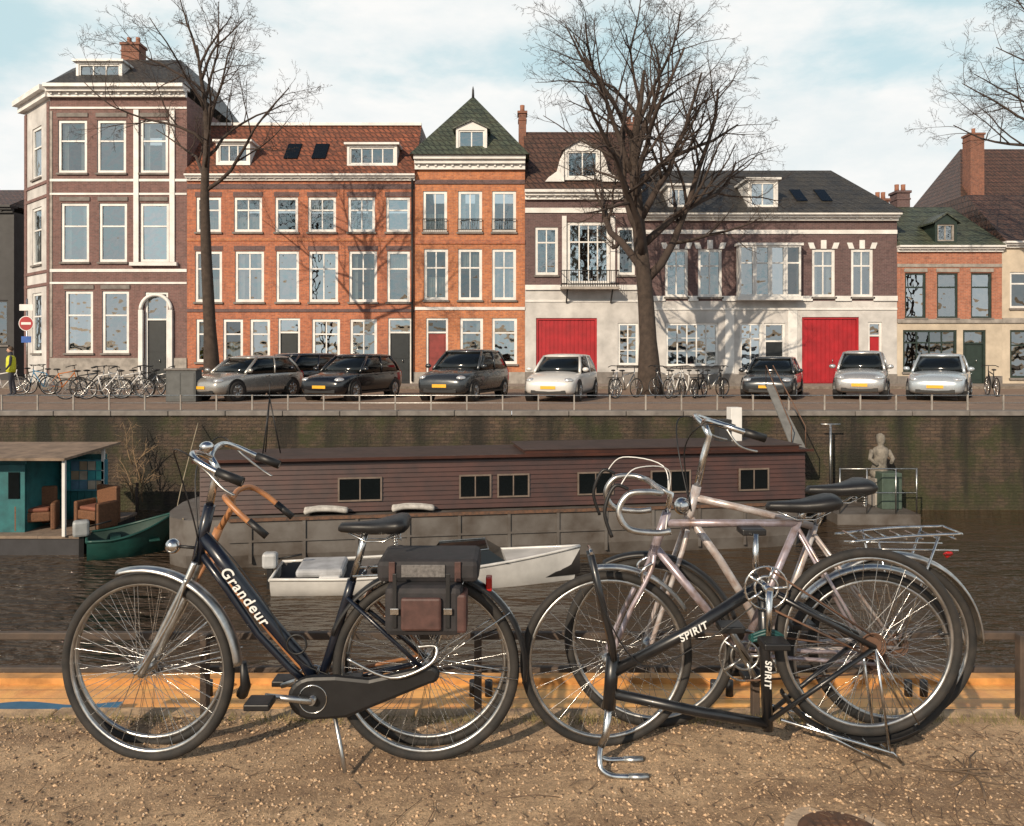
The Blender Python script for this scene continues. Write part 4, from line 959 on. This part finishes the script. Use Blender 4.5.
for s in (-1,1):
    m.tube([B.p(775,712,s*.06),B.p(885,745,s*.06),B.p(893,754,s*.06)],.006,6); m.tube([B.p(868,642,s*.06),B.p(882,745,s*.06)],.005,6); m.tube([B.p(868,642,s*.065),B.p(912,718,s*.05)],.003,5)
    m.tube([B.p(800,716,s*.06),B.p(880,758,s*.06)],.005,6)
for k in range(6): m.tube([B.p(792+k*18,718+k*5.6,-.06),B.p(792+k*18,718+k*5.6,.06)],.004,6)
m.build('rear_rack',chrome,B.root)
m=MB(); m.tube([B.p(762,564,-.05),B.p(868,632,-.04)],.004,4); m.tube([B.p(766,604,-.05),B.p(868,654,-.04)],.004,4); m.build('chain',rust,B.root)
MB().tube(smooth([B.p(590,552,-.02),B.p(600,600,-.05),B.p(640,660,-.05),B.p(700,640,-.03),B.p(755,600,-.03)]),.0028,5).build('brake_cable',blkplastic,B.root)
text('SPIRIT',.036,lettr,B.root,tuple(Vector(B.p(692,630))+Vector((0,-.023,0))),.87,.48)
text('SPIRIT',.032,lettr,B.root,tuple(Vector(B.p(766,672))+Vector((0,-.021,0))),-.03,-1)
m=MB()
for k in range(3): m.tube(smooth([B.p(750,632+k*3,-.03),B.p(765,626+k*3,-.045),B.p(780,634+k*2,-.03),B.p(770,645,-.0),B.p(752,640,.02),B.p(750,632+k*3,-.03)]),.006,6)
lk=tag(m.build('cable_lock',M('teal_cable',(.01,.07,.07),.4)),'teal cable lock coiled round the upturned bicycle frame','lock')
lk.location=(B.cx,2.87,0)

# ---------------------------------------------------------------- near rail
nr=thing('guard_rail','low weathered two-bar guard rail along the near bank','rail',(0,3.30,0))
d_=3.3
for px in (-60,205,478,755,1021):
    x=X(px,d_); MB().box(x-.015,-.02,-.02,x+.015,.02,.345).build('post',greyrail,nr,bevel=.004)
MB().box(-3.2,.022,.312,3.2,.05,.342).build('rail',greyrail,nr,bevel=.004)
MB().box(-3.2,.022,.175,3.2,.05,.198).build('rail',greyrail,nr,bevel=.004)
# near barge
wood_or=brick('orange_deck_plank',(.86,.38,.10),(.66,.26,.07),(.16,.07,.03),bw=2.5,bh=.13,ms=.006,flat=True,dirt=(.42,.24,.13),dirtamt=.8,dscale=1.2,bump=.3,rough=.5)
bg_=thing('moored_barge','flat deck barge with sunlit orange planks moored against the near bank','boat',(0,3.55,WZ))
MB().box(-7,0,-.2,7,1.85,1.86).build('hull',M('dark_tarred_hull',(.03,.03,.03),.6),bg_)
MB().box(-7,0.0,1.863,7,1.8,1.9).build('deck',wood_or,bg_)
MB().box(-7.02,1.78,1.86,7.02,1.87,1.94).build('gunwale',M('worn_ochre_paint',(.62,.30,.09),.6,var=.6,scale=5),bg_)
for xx_ in (-1.9,-.2,1.35,2.6):
    MB().tube([(xx_-.05,1.6,1.9),(xx_-.05,1.6,2.0)],.025,8).build('bollard',iron,bg_); MB().tube([(xx_+.05,1.6,1.9),(xx_+.05,1.6,2.0)],.025,8).build('bollard',iron,bg_)
m=MB(); n=24
secs=[]
for i in range(n+1):
    t=i/n; secs.append([(-4.6+2.2*t,-.1+1.3*j/8,.02+.014*math.sin(i*.9+j)*math.sin(j*1.3)+.02) for j in range(9)])
m.loft(secs,cap=False,ring=False)
tag(m.build('tarpaulin',M('blue_tarpaulin',(.03,.13,.24),.5,var=.4,scale=4),loc=(0,3.75,WZ+1.9)),'bright blue tarpaulin lying on the near barge deck at the left','tarpaulin')

# ---------------------------------------------------------------- big houseboat
clap=M('varnished_brown_clapboard',(.062,.021,.013),.38,var=.5,scale=2,col2=(.028,.012,.009),coat=.15)
hullm=M('grey_hull_steel',(.13,.12,.112),.6,var=.5,scale=1.6,col2=(.055,.042,.033),bump=.2,bscale=8)
roofm=M('tarred_roof',(.05,.028,.022),.7,var=.5,scale=2)
ang=math.atan2(2.0,13.1)
hbt=thing('houseboat','long houseboat with dark varnished boarded cabin on a grey hull','houseboat',(X(200,15.5),15.5,WZ),ang)
L=12.55
m=MB(); secs=[]
for x,w_ in ((-.75,.5),(-.6,1.1),(-.2,1.5),(.6,1.6),(L-1,1.6),(L-.3,1.5),(L+.1,.9)):
    yc=1.25; secs.append([(x,yc-w_*.9,-.3),(x,yc-w_,.25),(x,yc-w_,.93),(x,yc+w_,.93),(x,yc+w_,.25),(x,yc+w_*.9,-.3)])
m.loft(secs,sm=False); m.build('hull',hullm,hbt)
for x in range(1,12): MB().box(x-.03,-.385,.1,x+.03,-.351,.9).build('hull_rib',hullm,hbt)
MB().box(.6,-.40,.90,L-1,-.3505,.96).build('rubbing_strake',rust,hbt); MB().box(.6,-.39,.5,L-1,-.3855,.54).build('rubbing_strake',hullm,hbt)
m=MB()
nb=11; zb0=.97; hh=1.03/nb
for i in range(nb):
    z=zb0+i*hh; m.xprism([(-.0,z),(-.035,z+.002),(-.008,z+hh-.001),(-.0,z+hh-.001)],0,L)
m.build('clapboard',clap,hbt)
MB().box(.0,.003,.95,L,1.7,2.0).build('cabin_wall',clap,hbt)
m=MB(); m.box(-.12,-.14,2.003,L+.12,1.8,2.035); m.build('roof',roofm,hbt)
MB().box(-.12,-.165,2.0,L+.12,-.1405,2.055).build('roof_edge',clap,hbt)
MB().box(6.4,.05,2.038,L-.1,1.6,2.11).build('raised_roof',clap,hbt)
MB().box(6.35,.02,2.113,L-.05,1.65,2.13).build('raised_roof_top',roofm,hbt)
def lp(px): 
    t=(px-512)/F; ox,oy=hbt.location.x,hbt.location.y
    return (t*oy-ox)/(math.cos(ang)-t*math.sin(ang))
dirtyw=M('greyed_window_frame',(.17,.13,.105),.6,var=.4,scale=6)
for l,r_ in ((338,382),(459,491),(497,529),(577,613),(650,690),(738,768)):
    a,b=lp(l),lp(r_); z0,z1=1.17,1.65
    fm=MB(); t_=.032; fm.box(a,-.06,z0,a+t_,-.02,z1); fm.box(b-t_,-.06,z0,b,-.02,z1); fm.box(a+t_,-.06,z0,b-t_,-.02,z0+t_); fm.box(a+t_,-.06,z1-t_,b-t_,-.02,z1)
    o=fm.build('window',dirtyw,hbt); MB().box(a+t_,-.045,z0+t_,b-t_,-.038,z1-t_).build('pane',carglass,o)
    MB().box((a+b)/2-.012,-.055,z0+t_,(a+b)/2+.012,-.0455,z1-t_).build('glazing_bar',dirtyw,o)
def on_boat(px,y=0,z=0):
    x=lp(px); return (hbt.location.x+x*math.cos(ang)-y*math.sin(ang),hbt.location.y+x*math.sin(ang)+y*math.cos(ang),WZ+z)
for px,lab in ((327,'left'),(413,'right')):
    m=MB(); 
    for k in range(3): m.tube(smooth([(-.42,k*.06,.04+.05*(k==1)),(-.2,k*.06,.1),(.15,k*.06,.09),(.42,k*.06,.05)]),[.03]+[.055]*17+[.03],7)
    tag(m.build('rolled_tarpaulin',M('white_canvas',(.5,.48,.45),.8,var=.5,scale=8),loc=on_boat(px,-.24,.97),rz=ang),'%s of two white rolled covers lying on the houseboat side deck'%lab,'cover','rolled covers on the houseboat deck')
t=thing('roof_cabinet','white box with dark frame standing on the houseboat roof','cabinet',on_boat(754,1.0,2.13),ang)
MB().box(-.13,-.13,0,.13,.13,.76).build('box_body',white,t,bevel=.01); MB().box(-.42,-.15,0,-.132,.13,.45).build('dark_side',slate,t); MB().box(-.45,-.16,.452,-.135,.14,.49).build('dark_top',slate,t)
t=thing('tripod_mast','thin dark tripod mast on the left part of the houseboat roof','mast',on_boat(262,1.0,2.035),ang)
for a in range(3): MB().tube([(.22*math.cos(a*2.1),.22*math.sin(a*2.1),0),(0,0,1.15)],.014,6).build('leg',iron,t)
MB().tube([(0,0,1.1),(0,0,1.5)],.012,6).build('pole',iron,t)
t=thing('gangway','steep narrow grey gangway from the far quay down to the houseboat','gangway',(X(793,19.6),19.6,-.75))
m=MB(); m.add([(-.14,-.3,-.05),(.2,-.3,-.05),(-.1,1.2,1.4),(-.28,1.2,1.4),(-.14,-.3,0),(.2,-.3,0),(-.1,1.2,1.45),(-.28,1.2,1.45)],[(0,3,2,1),(4,5,6,7),(0,1,5,4),(1,2,6,5),(2,3,7,6),(3,0,4,7)]); m.build('ramp',M('grey_gangway',(.16,.16,.155),.6),t)
MB().tube([(-.14,-.3,.0),(-.14,-.3,.5),(-.28,1.2,1.95),(-.28,1.2,1.4)],.014,6).build('handrail',rust,t); MB().tube([(.2,-.3,.0),(.2,-.3,.5),(-.1,1.2,1.95),(-.1,1.2,1.4)],.014,6).build('handrail',rust,t)
m=MB(); m.tube(smooth([on_boat(186,-.2,.95),(-7.6,18.2,-1.9),(-8.2,20.9,-.3)]),.012,5)
tag(m.build('mooring_rope',M('pale_rope',(.35,.29,.2),.9)),'slack mooring rope from the left end of the houseboat to the quay','rope')

# ---------------------------------------------------------------- boats
def boat(name,label,d,pxl,pxr,beam,hmid,mat,inner,sheer=.25,rz=0,bow=1):
    Lb=(pxr-pxl)*d/F; root=thing(name,label,'boat',(X((pxl+pxr)/2,d),d,WZ),rz)
    outs=[]; ins=[]; n=16
    for i in range(n+1):
        t=i/n; x=bow*(-Lb/2+Lb*t); w_=beam/2*(.82+.18*min(1,t*4)) if t<.4 else beam/2*max(0.02,(1-((t-.4)/.6)**1.9)); h=hmid+sheer*max(0,t-.2)**1.6
        keel=-.2+.25*max(0,t-.75)*2; rk=max(0,t-.8)*1.2
        sec=[(x,w_*1.0,h),(x-rk*.15,w_*.95,h*.5),(x-rk*.5,w_*.75,-.02+keel*.2),(x-rk*.8,w_*.3,keel),(x-rk*.8,-w_*.3,keel),(x-rk*.5,-w_*.75,-.02+keel*.2),(x-rk*.15,-w_*.95,h*.5),(x,-w_,h)]
        outs.append(sec)
        ins.append([(x,w_*.88,h-.002),(x,w_*.8,.1),(x,-w_*.8,.1),(x,-w_*.88,h-.002)])
    m=MB(); m.loft(outs,cap=False,ring=False); m.add(outs[0],[tuple(range(8))]); m.build('hull',mat,root)
    m=MB(); m.loft(ins,cap=False,ring=False); m.add(ins[0],[(0,1,2,3)]); m.build('interior',inner,root)
    m=MB()
    for sg in (0,-1):
        m.tube([Vector(s[sg])+Vector((0,0,.01)) for s in outs],.028,6)
    m.tube([outs[0][0],outs[0][-1]],.028,6); m.build('gunwale',mat,root)
    return root,Lb,outs
whull=M('white_gelcoat',(.66,.65,.63),.3,var=.35,scale=1.5,coat=.3); greyin=M('grey_boat_floor',(.06,.055,.055),.7)
root,Lb,outs=boat('motorboat','white open motorboat moored in front of the houseboat',14.3,280,582,1.45,.30,whull,greyin,sheer=.42,rz=rad(6))
m=MB()
for i in range(11,16):
    a,b=outs[i],outs[i+1]; m.quad(Vector(a[0])+Vector((0,0,.012)),Vector(b[0])+Vector((0,0,.012)),Vector(b[-1])+Vector((0,0,.012)),Vector(a[-1])+Vector((0,0,.012)))
m.build('foredeck',whull,root)
m=MB(); m.add([(1.35,.5,.45),(1.35,-.5,.45),(1.0,.42,.68),(1.0,-.42,.68),(.0,.6,.4),(.0,-.6,.4),(.15,.5,.62),(.15,-.5,.62)],[(0,1,3,2),(0,2,6,4),(1,3,7,5),(2,3,7,6)]); m.build('windscreen',carglass,root)
MB().tube([(.15,-.5,.63),(1.0,-.42,.69),(1.0,.42,.69),(.15,.5,.63)],.014,6).build('windscreen_trim',alu,root)
for xx_ in (-1.9,-.9): MB().box(xx_,-.56,.11,xx_+.36,.56,.32).build('bench',whull,root,bevel=.03)
MB().box(-2.3,-.45,.28,-1.5,.45,.42).build('stern_cover',M('grey_canvas',(.42,.43,.45),.7,var=.4,scale=4),root,bevel=.05)
MB().box(-.5,-.3,.11,-.1,.2,.55).build('steering_console',whull,root,bevel=.04)
MB().torus((-.55,-.05,.55),.15,.015,20,6).build('steering_wheel',iron,root)
MB().box(-.05,-.5,.11,.25,.5,.36).build('bench',M('brown_seat',(.13,.07,.05),.7),root,bevel=.03)
def outboard(root,x,mat,s=1):
    m=MB(); m.box(x-.2*s,-.13*s,.42*s,x+.1*s,.13*s,.74*s); o=m.build('outboard_motor',mat,root,bevel=.05)
    MB().box(x-.09,-.05,-.4,x+.0,.05,.42*s).build('motor_leg',iron,o); MB().tube([(x+.1,0,.6*s),(x+.5,0,.68*s)],.018,6).build('tiller',iron,o)
outboard(root,-Lb/2-.06,M('pale_motor_cowl',(.45,.46,.47),.4),.85)
teal=M('dark_teal_boat_paint',(.012,.065,.055),.4,var=.4,scale=3)
root,Lb,outs=boat('rowing_boat','small dark green rowing boat lying between the terrace boat and the houseboat',16.6,92,172,1.2,.38,teal,M('green_boat_floor',(.02,.05,.04),.7),rz=rad(28),sheer=.5)
for xx_ in (-.4,.3): MB().box(xx_,-.5,.27,xx_+.2,.5,.31).build('bench',teal,root,bevel=.01)
outboard(root,-Lb/2-.05,M('grey_motor_cowl',(.35,.37,.38),.4),1.0)

# ---------------------------------------------------------------- terrace boat
tb=thing('terrace_boat','teal boarded terrace boat with flat roof canopy at the left edge','houseboat',(X(-60,16.3),16.3,WZ))
tealw=M('teal_plank_paint',(.02,.15,.16),.5,var=.4,scale=3,col2=(.01,.07,.08))
W_=X(116,18.2)-X(-60,16.3)
MB().box(0,0,-.2,W_+.2,2.4,.34).build('float',M('dark_float',(.03,.03,.035),.6),tb)
MB().box(-.02,-.03,.343,W_+.25,2.4,.4).build('deck',brick('grey_deck_plank',(.2,.15,.11),(.14,.1,.08),(.03,.02,.02),bw=2,bh=.12,ms=.008,flat=True),tb)
m=MB()
for i in range(int(W_/.16)): m.box(.02+i*.16,1.6,.4,.02+i*.16+.15,1.64+.006*(i%2),1.86)
m.build('back_wall',tealw,tb)
m=MB(); m.add([(-.1,-.2,1.95),(W_,-.2,1.95),(W_+.05,2.0,2.04),(-.1,2.0,2.04),(-.1,-.2,2.0),(W_,-.2,2.0),(W_+.05,2.0,2.09),(-.1,2.0,2.09)],[(0,3,2,1),(4,5,6,7),(0,1,5,4),(1,2,6,5),(2,3,7,6),(3,0,4,7)]); m.build('canopy_roof',M('weathered_canopy',(.24,.17,.12),.8,var=.55,scale=3),tb)
x=X(66,16.3)-tb.location.x; MB().box(x-.03,-.1,.4,x+.03,-.04,1.95).build('post',white,tb)
for x in (.3,W_-.1): MB().box(x-.03,1.5,.4,x+.03,1.56,1.98).build('post',white,tb)
x=X(2,16.3)-tb.location.x; MB().box(x-.35,.3,.4,x+.28,.34,1.8).build('door',tealw,tb); MB().box(x-.05,.28,1.1,x+.18,.299,1.65).build('door_pane',carglass,tb); MB().box(x-1.2,.36,.4,x+.28,1.6,1.9).build('cabin_block',tealw,tb)
x=X(86,17.9)-tb.location.x; m=MB(); m.box(x-.5,1.52,1.05,x+.5,1.58,1.75); fo=m.build('window',M('blue_window_frame',(.05,.22,.30),.5),tb)
r_=random.Random(2)
for i in range(5):
    for j in range(3):
        colr=[(.05,.3,.35),(.35,.28,.2),(.1,.2,.3),(.06,.4,.4),(.4,.36,.3)][r_.randrange(5)]
        MB().box(x-.46+i*.185,1.50,1.09+j*.215,x-.46+i*.185+.165,1.519,1.09+j*.215+.19).build('coloured_pane',M('pane_%d%d'%(i,j),colr,.2),fo)
wick=M('brown_wicker',(.17,.075,.035),.7,var=.5,scale=30,bump=.6,bscale=80)
def armchair(x,y,rz,label):
    t=thing('wicker_armchair',label,'chair',(x,y,WZ+.4),rz,None)
    MB().box(-.28,-.28,.18,.28,.25,.38).build('seat',wick,t,bevel=.03); MB().box(-.32,.2,.05,.32,.32,.85).build('backrest',wick,t,bevel=.04)
    for s in (-1,1): MB().box(s*.33-.05,-.3,.0,s*.33+.05,.2,.56).build('armrest',wick,t,bevel=.03)
    MB().box(-.25,-.26,.382,.25,.18,.46).build('cushion',M('rust_cushion_'+str(int(x)),(.22,.08,.05),.8),t,bevel=.03)
armchair(X(38,17),17.0,rad(20),'left wicker armchair on the terrace boat near its teal door')
armchair(X(98,17.2),17.2,rad(-25),'right wicker armchair on the terrace boat below the coloured window')
sh=thing('dry_shrub','small leafless straggly brown shrub hanging on the quay wall beside the terrace boat','shrub',(X(137,20.5),20.5,WZ+.5))
MB().tube([(0,0,-.7),(0,0,0.3)],.04,6).build('stem',twigm,sh)
m=MB(); r_=random.Random(4)
for k in range(12):
    a=r_.uniform(0,2*PI); grow(m,r_,Vector((r_.uniform(-.15,.15),r_.uniform(-.1,.1),r_.uniform(-.3,.9))),Vector((math.cos(a)*.3,math.sin(a)*.2,.9)).normalized(),r_.uniform(.6,1.3),.02,2,4,(0,0,4,3),trop=-.06,rmin=.008)
m.build('twig_crown',M('pale_dry_twig',(.25,.17,.10),.9),sh)
# landing with statue
t=thing('landing_stage','small floating landing with metal railings below the far quay at right','landing stage',(X(872,19.8),19.8,WZ))
MB().box(-1.1,-.6,-.2,.9,1.0,.25).build('platform',hullm,t)
for xx_ in (-1.0,-.35,.35,.85): MB().tube([(xx_,-.5,.25),(xx_,-.5,1.35)],.018,6).build('railing_post',alu,t)
for z in (.75,1.33): MB().tube([(-1.0,-.5,z),(.85,-.5,z)],.015,6).build('railing',alu,t)
MB().tube([(-.75,.7,.25),(-.75,.7,2.3)],.03,6).build('lamp_pole',alu,t); MB().tube([(-1.0,.7,2.3),(-.5,.7,2.3)],.02,6).build('lamp_arm',alu,t)
MB().box(.25,.0,.25,.75,.5,1.15).build('locker',M('green_locker',(.06,.09,.07),.6,var=.4),t,bevel=.02)
t=thing('stone_statue','weathered grey statue on a block at the right hand landing','statue',(X(880,20.3),20.3,WZ+.25))
MB().box(-.22,-.22,0,.22,.22,.72).build('plinth',stone,t,bevel=.02)
m=MB(); n=12; secs=[]
for z,a,b in ((.72,.22,.18),(.85,.24,.2),(1.05,.17,.14),(1.22,.18,.15),(1.38,.22,.15),(1.47,.17,.12),(1.52,.07,.07),(1.57,.07,.07),(1.62,.10,.10),(1.72,.11,.11),(1.8,.09,.1),(1.84,.03,.03)):
    secs.append([(a*math.cos(2*PI*k/n)+.02*math.sin(z*5),b*math.sin(2*PI*k/n),z) for k in range(n)])
m.loft(secs); m.tube([(-.2,0,1.40),(-.29,-.08,1.2),(-.15,-.2,1.06)],[.07,.055,.04],8); m.tube([(.2,0,1.40),(.28,-.1,1.2),(.18,-.22,1.12)],[.07,.055,.04],8)
m.build('figure',M('weathered_stone',(.24,.215,.18),.85,var=.7,scale=6,bump=.8,bscale=20,bdist=.03),t)

# ---------------------------------------------------------------- far street furniture
ff=thing('quay_fence','low pale railing along the far quay edge','fence',(0,21.25,.0))
for k in range(32): 
    x=-14.5+k*.95; MB().box(x-.018,-.018,0,x+.018,.018,.42).build('post',stone,ff)
MB().tube([(-14.6,0,.40),(15.2,0,.40)],.014,6).build('rail',alu,ff)
MB().tube([(-14.6,0,.2),(15.2,0,.2)],.010,6).build('rail',alu,ff)
t=thing('utility_cabinet','grey metal utility cabinet on the far quay beside the leftmost silver hatchback','cabinet',(X(184,25.6),25.6,-.02))
MB().box(-.48,-.25,.0,.48,.25,1.0).build('cabinet_body',M('grey_cabinet',(.07,.075,.075),.5),t,bevel=.015); MB().box(-.52,-.29,1.0,.52,.29,1.06).build('cap',dkstone,t,bevel=.01)
for a in (-.42,.02): MB().box(a,-.262,.1,a+.40,-.251,.92).build('door',M('grey_cabinet_door',(.09,.095,.095),.5),t)
t=thing('no_entry_sign','round red no entry sign with white bar above a blue plate at the far left','sign',(X(27,33),33,-.02))
MB().tube([(0,0,0),(0,0,3.8)],.035,8).build('post',alu,t)
def vdisc(r,y0,y1,n=28): 
    return [[(math.cos(2*PI*k/n)*r,y,math.sin(2*PI*k/n)*r) for k in range(n)] for y in (y0,y1)]
MB().loft(vdisc(.31,-.06,-.04),sm=False).build('white_rim',white,t,loc=(0,0,Z(323,33)))
MB().loft(vdisc(.28,-.066,-.0605),sm=False).build('red_disc',redpaint,t,loc=(0,0,Z(323,33)))
MB().box(-.2,-.07,Z(323,33)-.05,.2,-.0665,Z(323,33)+.05).build('white_bar',white,t)
MB().box(-.28,-.06,Z(307,33)-.13,.28,-.04,Z(307,33)+.13).build('white_plate',white,t)
MB().box(-.2,-.06,Z(339,33)-.13,.2,-.04,Z(339,33)+.13).build('blue_plate',M('sign_blue',(.02,.1,.4),.4),t)
# distant bicycles
def farbike(mat):
    t=thing('parked_bicycle','x','bicycle')
    wheel(t,-.53,.34,.34,hi=False); wheel(t,.53,.34,.34,hi=False)
    m=MB(); bb=(-.05,0,.28); hd=(.40,0,.82); st=(-.18,0,.78)
    m.tube([bb,hd],.022,5); m.tube([st,(.38,0,.88)],.02,5); m.tube([bb,st],.02,5); m.tube([bb,(-.53,0,.34)],.014,4); m.tube([st,(-.53,0,.34)],.012,4); m.tube([(.42,0,.95),hd,(.53,0,.34)],.018,5); m.build('frame',mat,t)
    m=MB(); m.tube([(.42,0,.95),(.40,0,1.08)],.014,5); m.tube([(.22,-.28,1.05),(.38,-.22,1.1),(.42,0,1.1),(.38,.22,1.1),(.22,.28,1.05)],.016,5); m.build('handlebar',iron,t)
    m=MB(); m.ball((-.22,0,.95),.14,.08,.035,8,5); m.tube([st,(-.21,0,.94)],.014,5); m.build('saddle',leather,t)
    m=MB(); m.box(-.80,-.06,.70,-.35,.06,.72); m.build('rear_rack',iron,t)
    return t
cols={'black':iron,'orange':M('orange_bike_paint',(.55,.16,.02),.4),'blue':M('blue_bike_paint',(.05,.2,.35),.4),'grey':alu,'white':white}
protos={k:None for k in cols}
def putbike(px,d,rz,col,label,group):
    if protos[col] is None: protos[col]=farbike(cols[col]); o=protos[col]
    else: o=copy_tree(protos[col])
    o.location=(X(px,d),d,-.02); o.rotation_euler=(rad(R.uniform(-5,5)),0,rz); o['label']=label; 
    if group: o['group']=group
    elif 'group' in o: del o['group']
putbike(64,30,rad(5),'orange','orange bicycle parked in front of the corner house, right of the blue bicycle',None)
putbike(42,30.5,rad(170),'blue','blue bicycle parked at the far left between the sign and orange bicycle',None)
putbike(208,33,rad(10),'black','dark bicycle leaning by the orange house wall behind the slender tree',None)
for px,dd,a,c in ((84,27,30,'black'),(94,28,60,'grey'),(104,27,20,'white'),(116,28,150,'grey'),(128,27.4,10,'white'),(140,28,40,'black'),(152,29,170,'black'),(162,28,20,'grey'),(33,32,60,'black')):
    putbike(px,dd,rad(a),c,'parked bicycle in the tangled far row left of the grey cabinet','bicycles left of the cabinet')
for px,dd,a,c in ((614,28,70,'white'),(626,27.6,40,'grey'),(655,28,80,'black'),(664,28.4,120,'grey'),(676,27.6,50,'white'),(688,28,100,'white'),(700,27.8,60,'black'),(711,28.2,30,'grey'),(722,28,80,'black')):
    putbike(px,dd,rad(a),c,'parked bicycle in the far cluster between the big tree and graphite car' if px>640 else 'parked bicycle just left of the big tree trunk','bicycles right of the big tree' if px>640 else 'bicycles left of the big tree')
putbike(992,29,rad(75),'black','single dark bicycle parked at the far right beside the pale blue car',None)
putbike(4,29.4,rad(20),'white','pale bicycle beside the person in the yellow vest',None)
def person(px,d):
    t=thing('person','person in yellow vest and dark trousers standing at the far left','person',(X(px,d),d,-.02),rad(-60))
    V=[(0,0,.95),(0,0,1.15),(0,.01,1.35),(0,0,1.47),(0,-.02,1.56),(0,-.03,1.66),
       (.10,0,.9),(.11,-.02,.5),(.11,.02,.08),(.11,-.12,.04),(-.10,0,.9),(-.12,.06,.5),(-.13,.14,.1),(-.13,.02,.04),
       (.19,0,1.40),(.25,-.02,1.14),(.24,-.16,.95),(-.19,0,1.40),(-.25,.0,1.14),(-.24,-.14,.95)]
    E=[(0,1),(1,2),(2,3),(3,4),(4,5),(0,6),(6,7),(7,8),(8,9),(0,10),(10,11),(11,12),(12,13),(2,14),(14,15),(15,16),(2,17),(17,18),(18,19)]
    RR=[.14,.12,.14,.06,.075,.085,.09,.06,.045,.04,.09,.06,.045,.04,.055,.045,.032,.055,.045,.032]
    me=bpy.data.meshes.new('body'); me.from_pydata(V,E,[]); o=bpy.data.objects.new('body',me); C.objects.link(o); o.parent=t
    o.modifiers.new('k','SKIN'); 
    for i,sv in enumerate(me.skin_vertices[0].data): sv.radius=(RR[i],RR[i]); sv.use_root=(i==0)
    s=o.modifiers.new('s','SUBSURF'); s.levels=1; s.render_levels=1; me.materials.append(M('dark_clothing',(.03,.032,.045),.8))
    n=12
    MB().loft([[(a*math.cos(2*PI*k/n),b*math.sin(2*PI*k/n),z) for k in range(n)] for z,a,b in ((.86,.19,.16),(1.0,.19,.16),(1.2,.19,.16),(1.38,.22,.15),(1.46,.12,.1))]).build('vest',M('yellow_vest',(.6,.62,.03),.6),t)
    h=MB(); h.ball((0,-.03,1.66),.085,.095,.115); h.ball((0,-.125,1.65),.018,.02,.02,6,4); h.build('head',M('skin_tone',(.5,.3,.22),.6),t)
    h=MB(); h.ball((0,-.01,1.70),.095,.10,.10); h.build('hair',M('brown_hair',(.08,.05,.03),.8),t)
person(11,29)
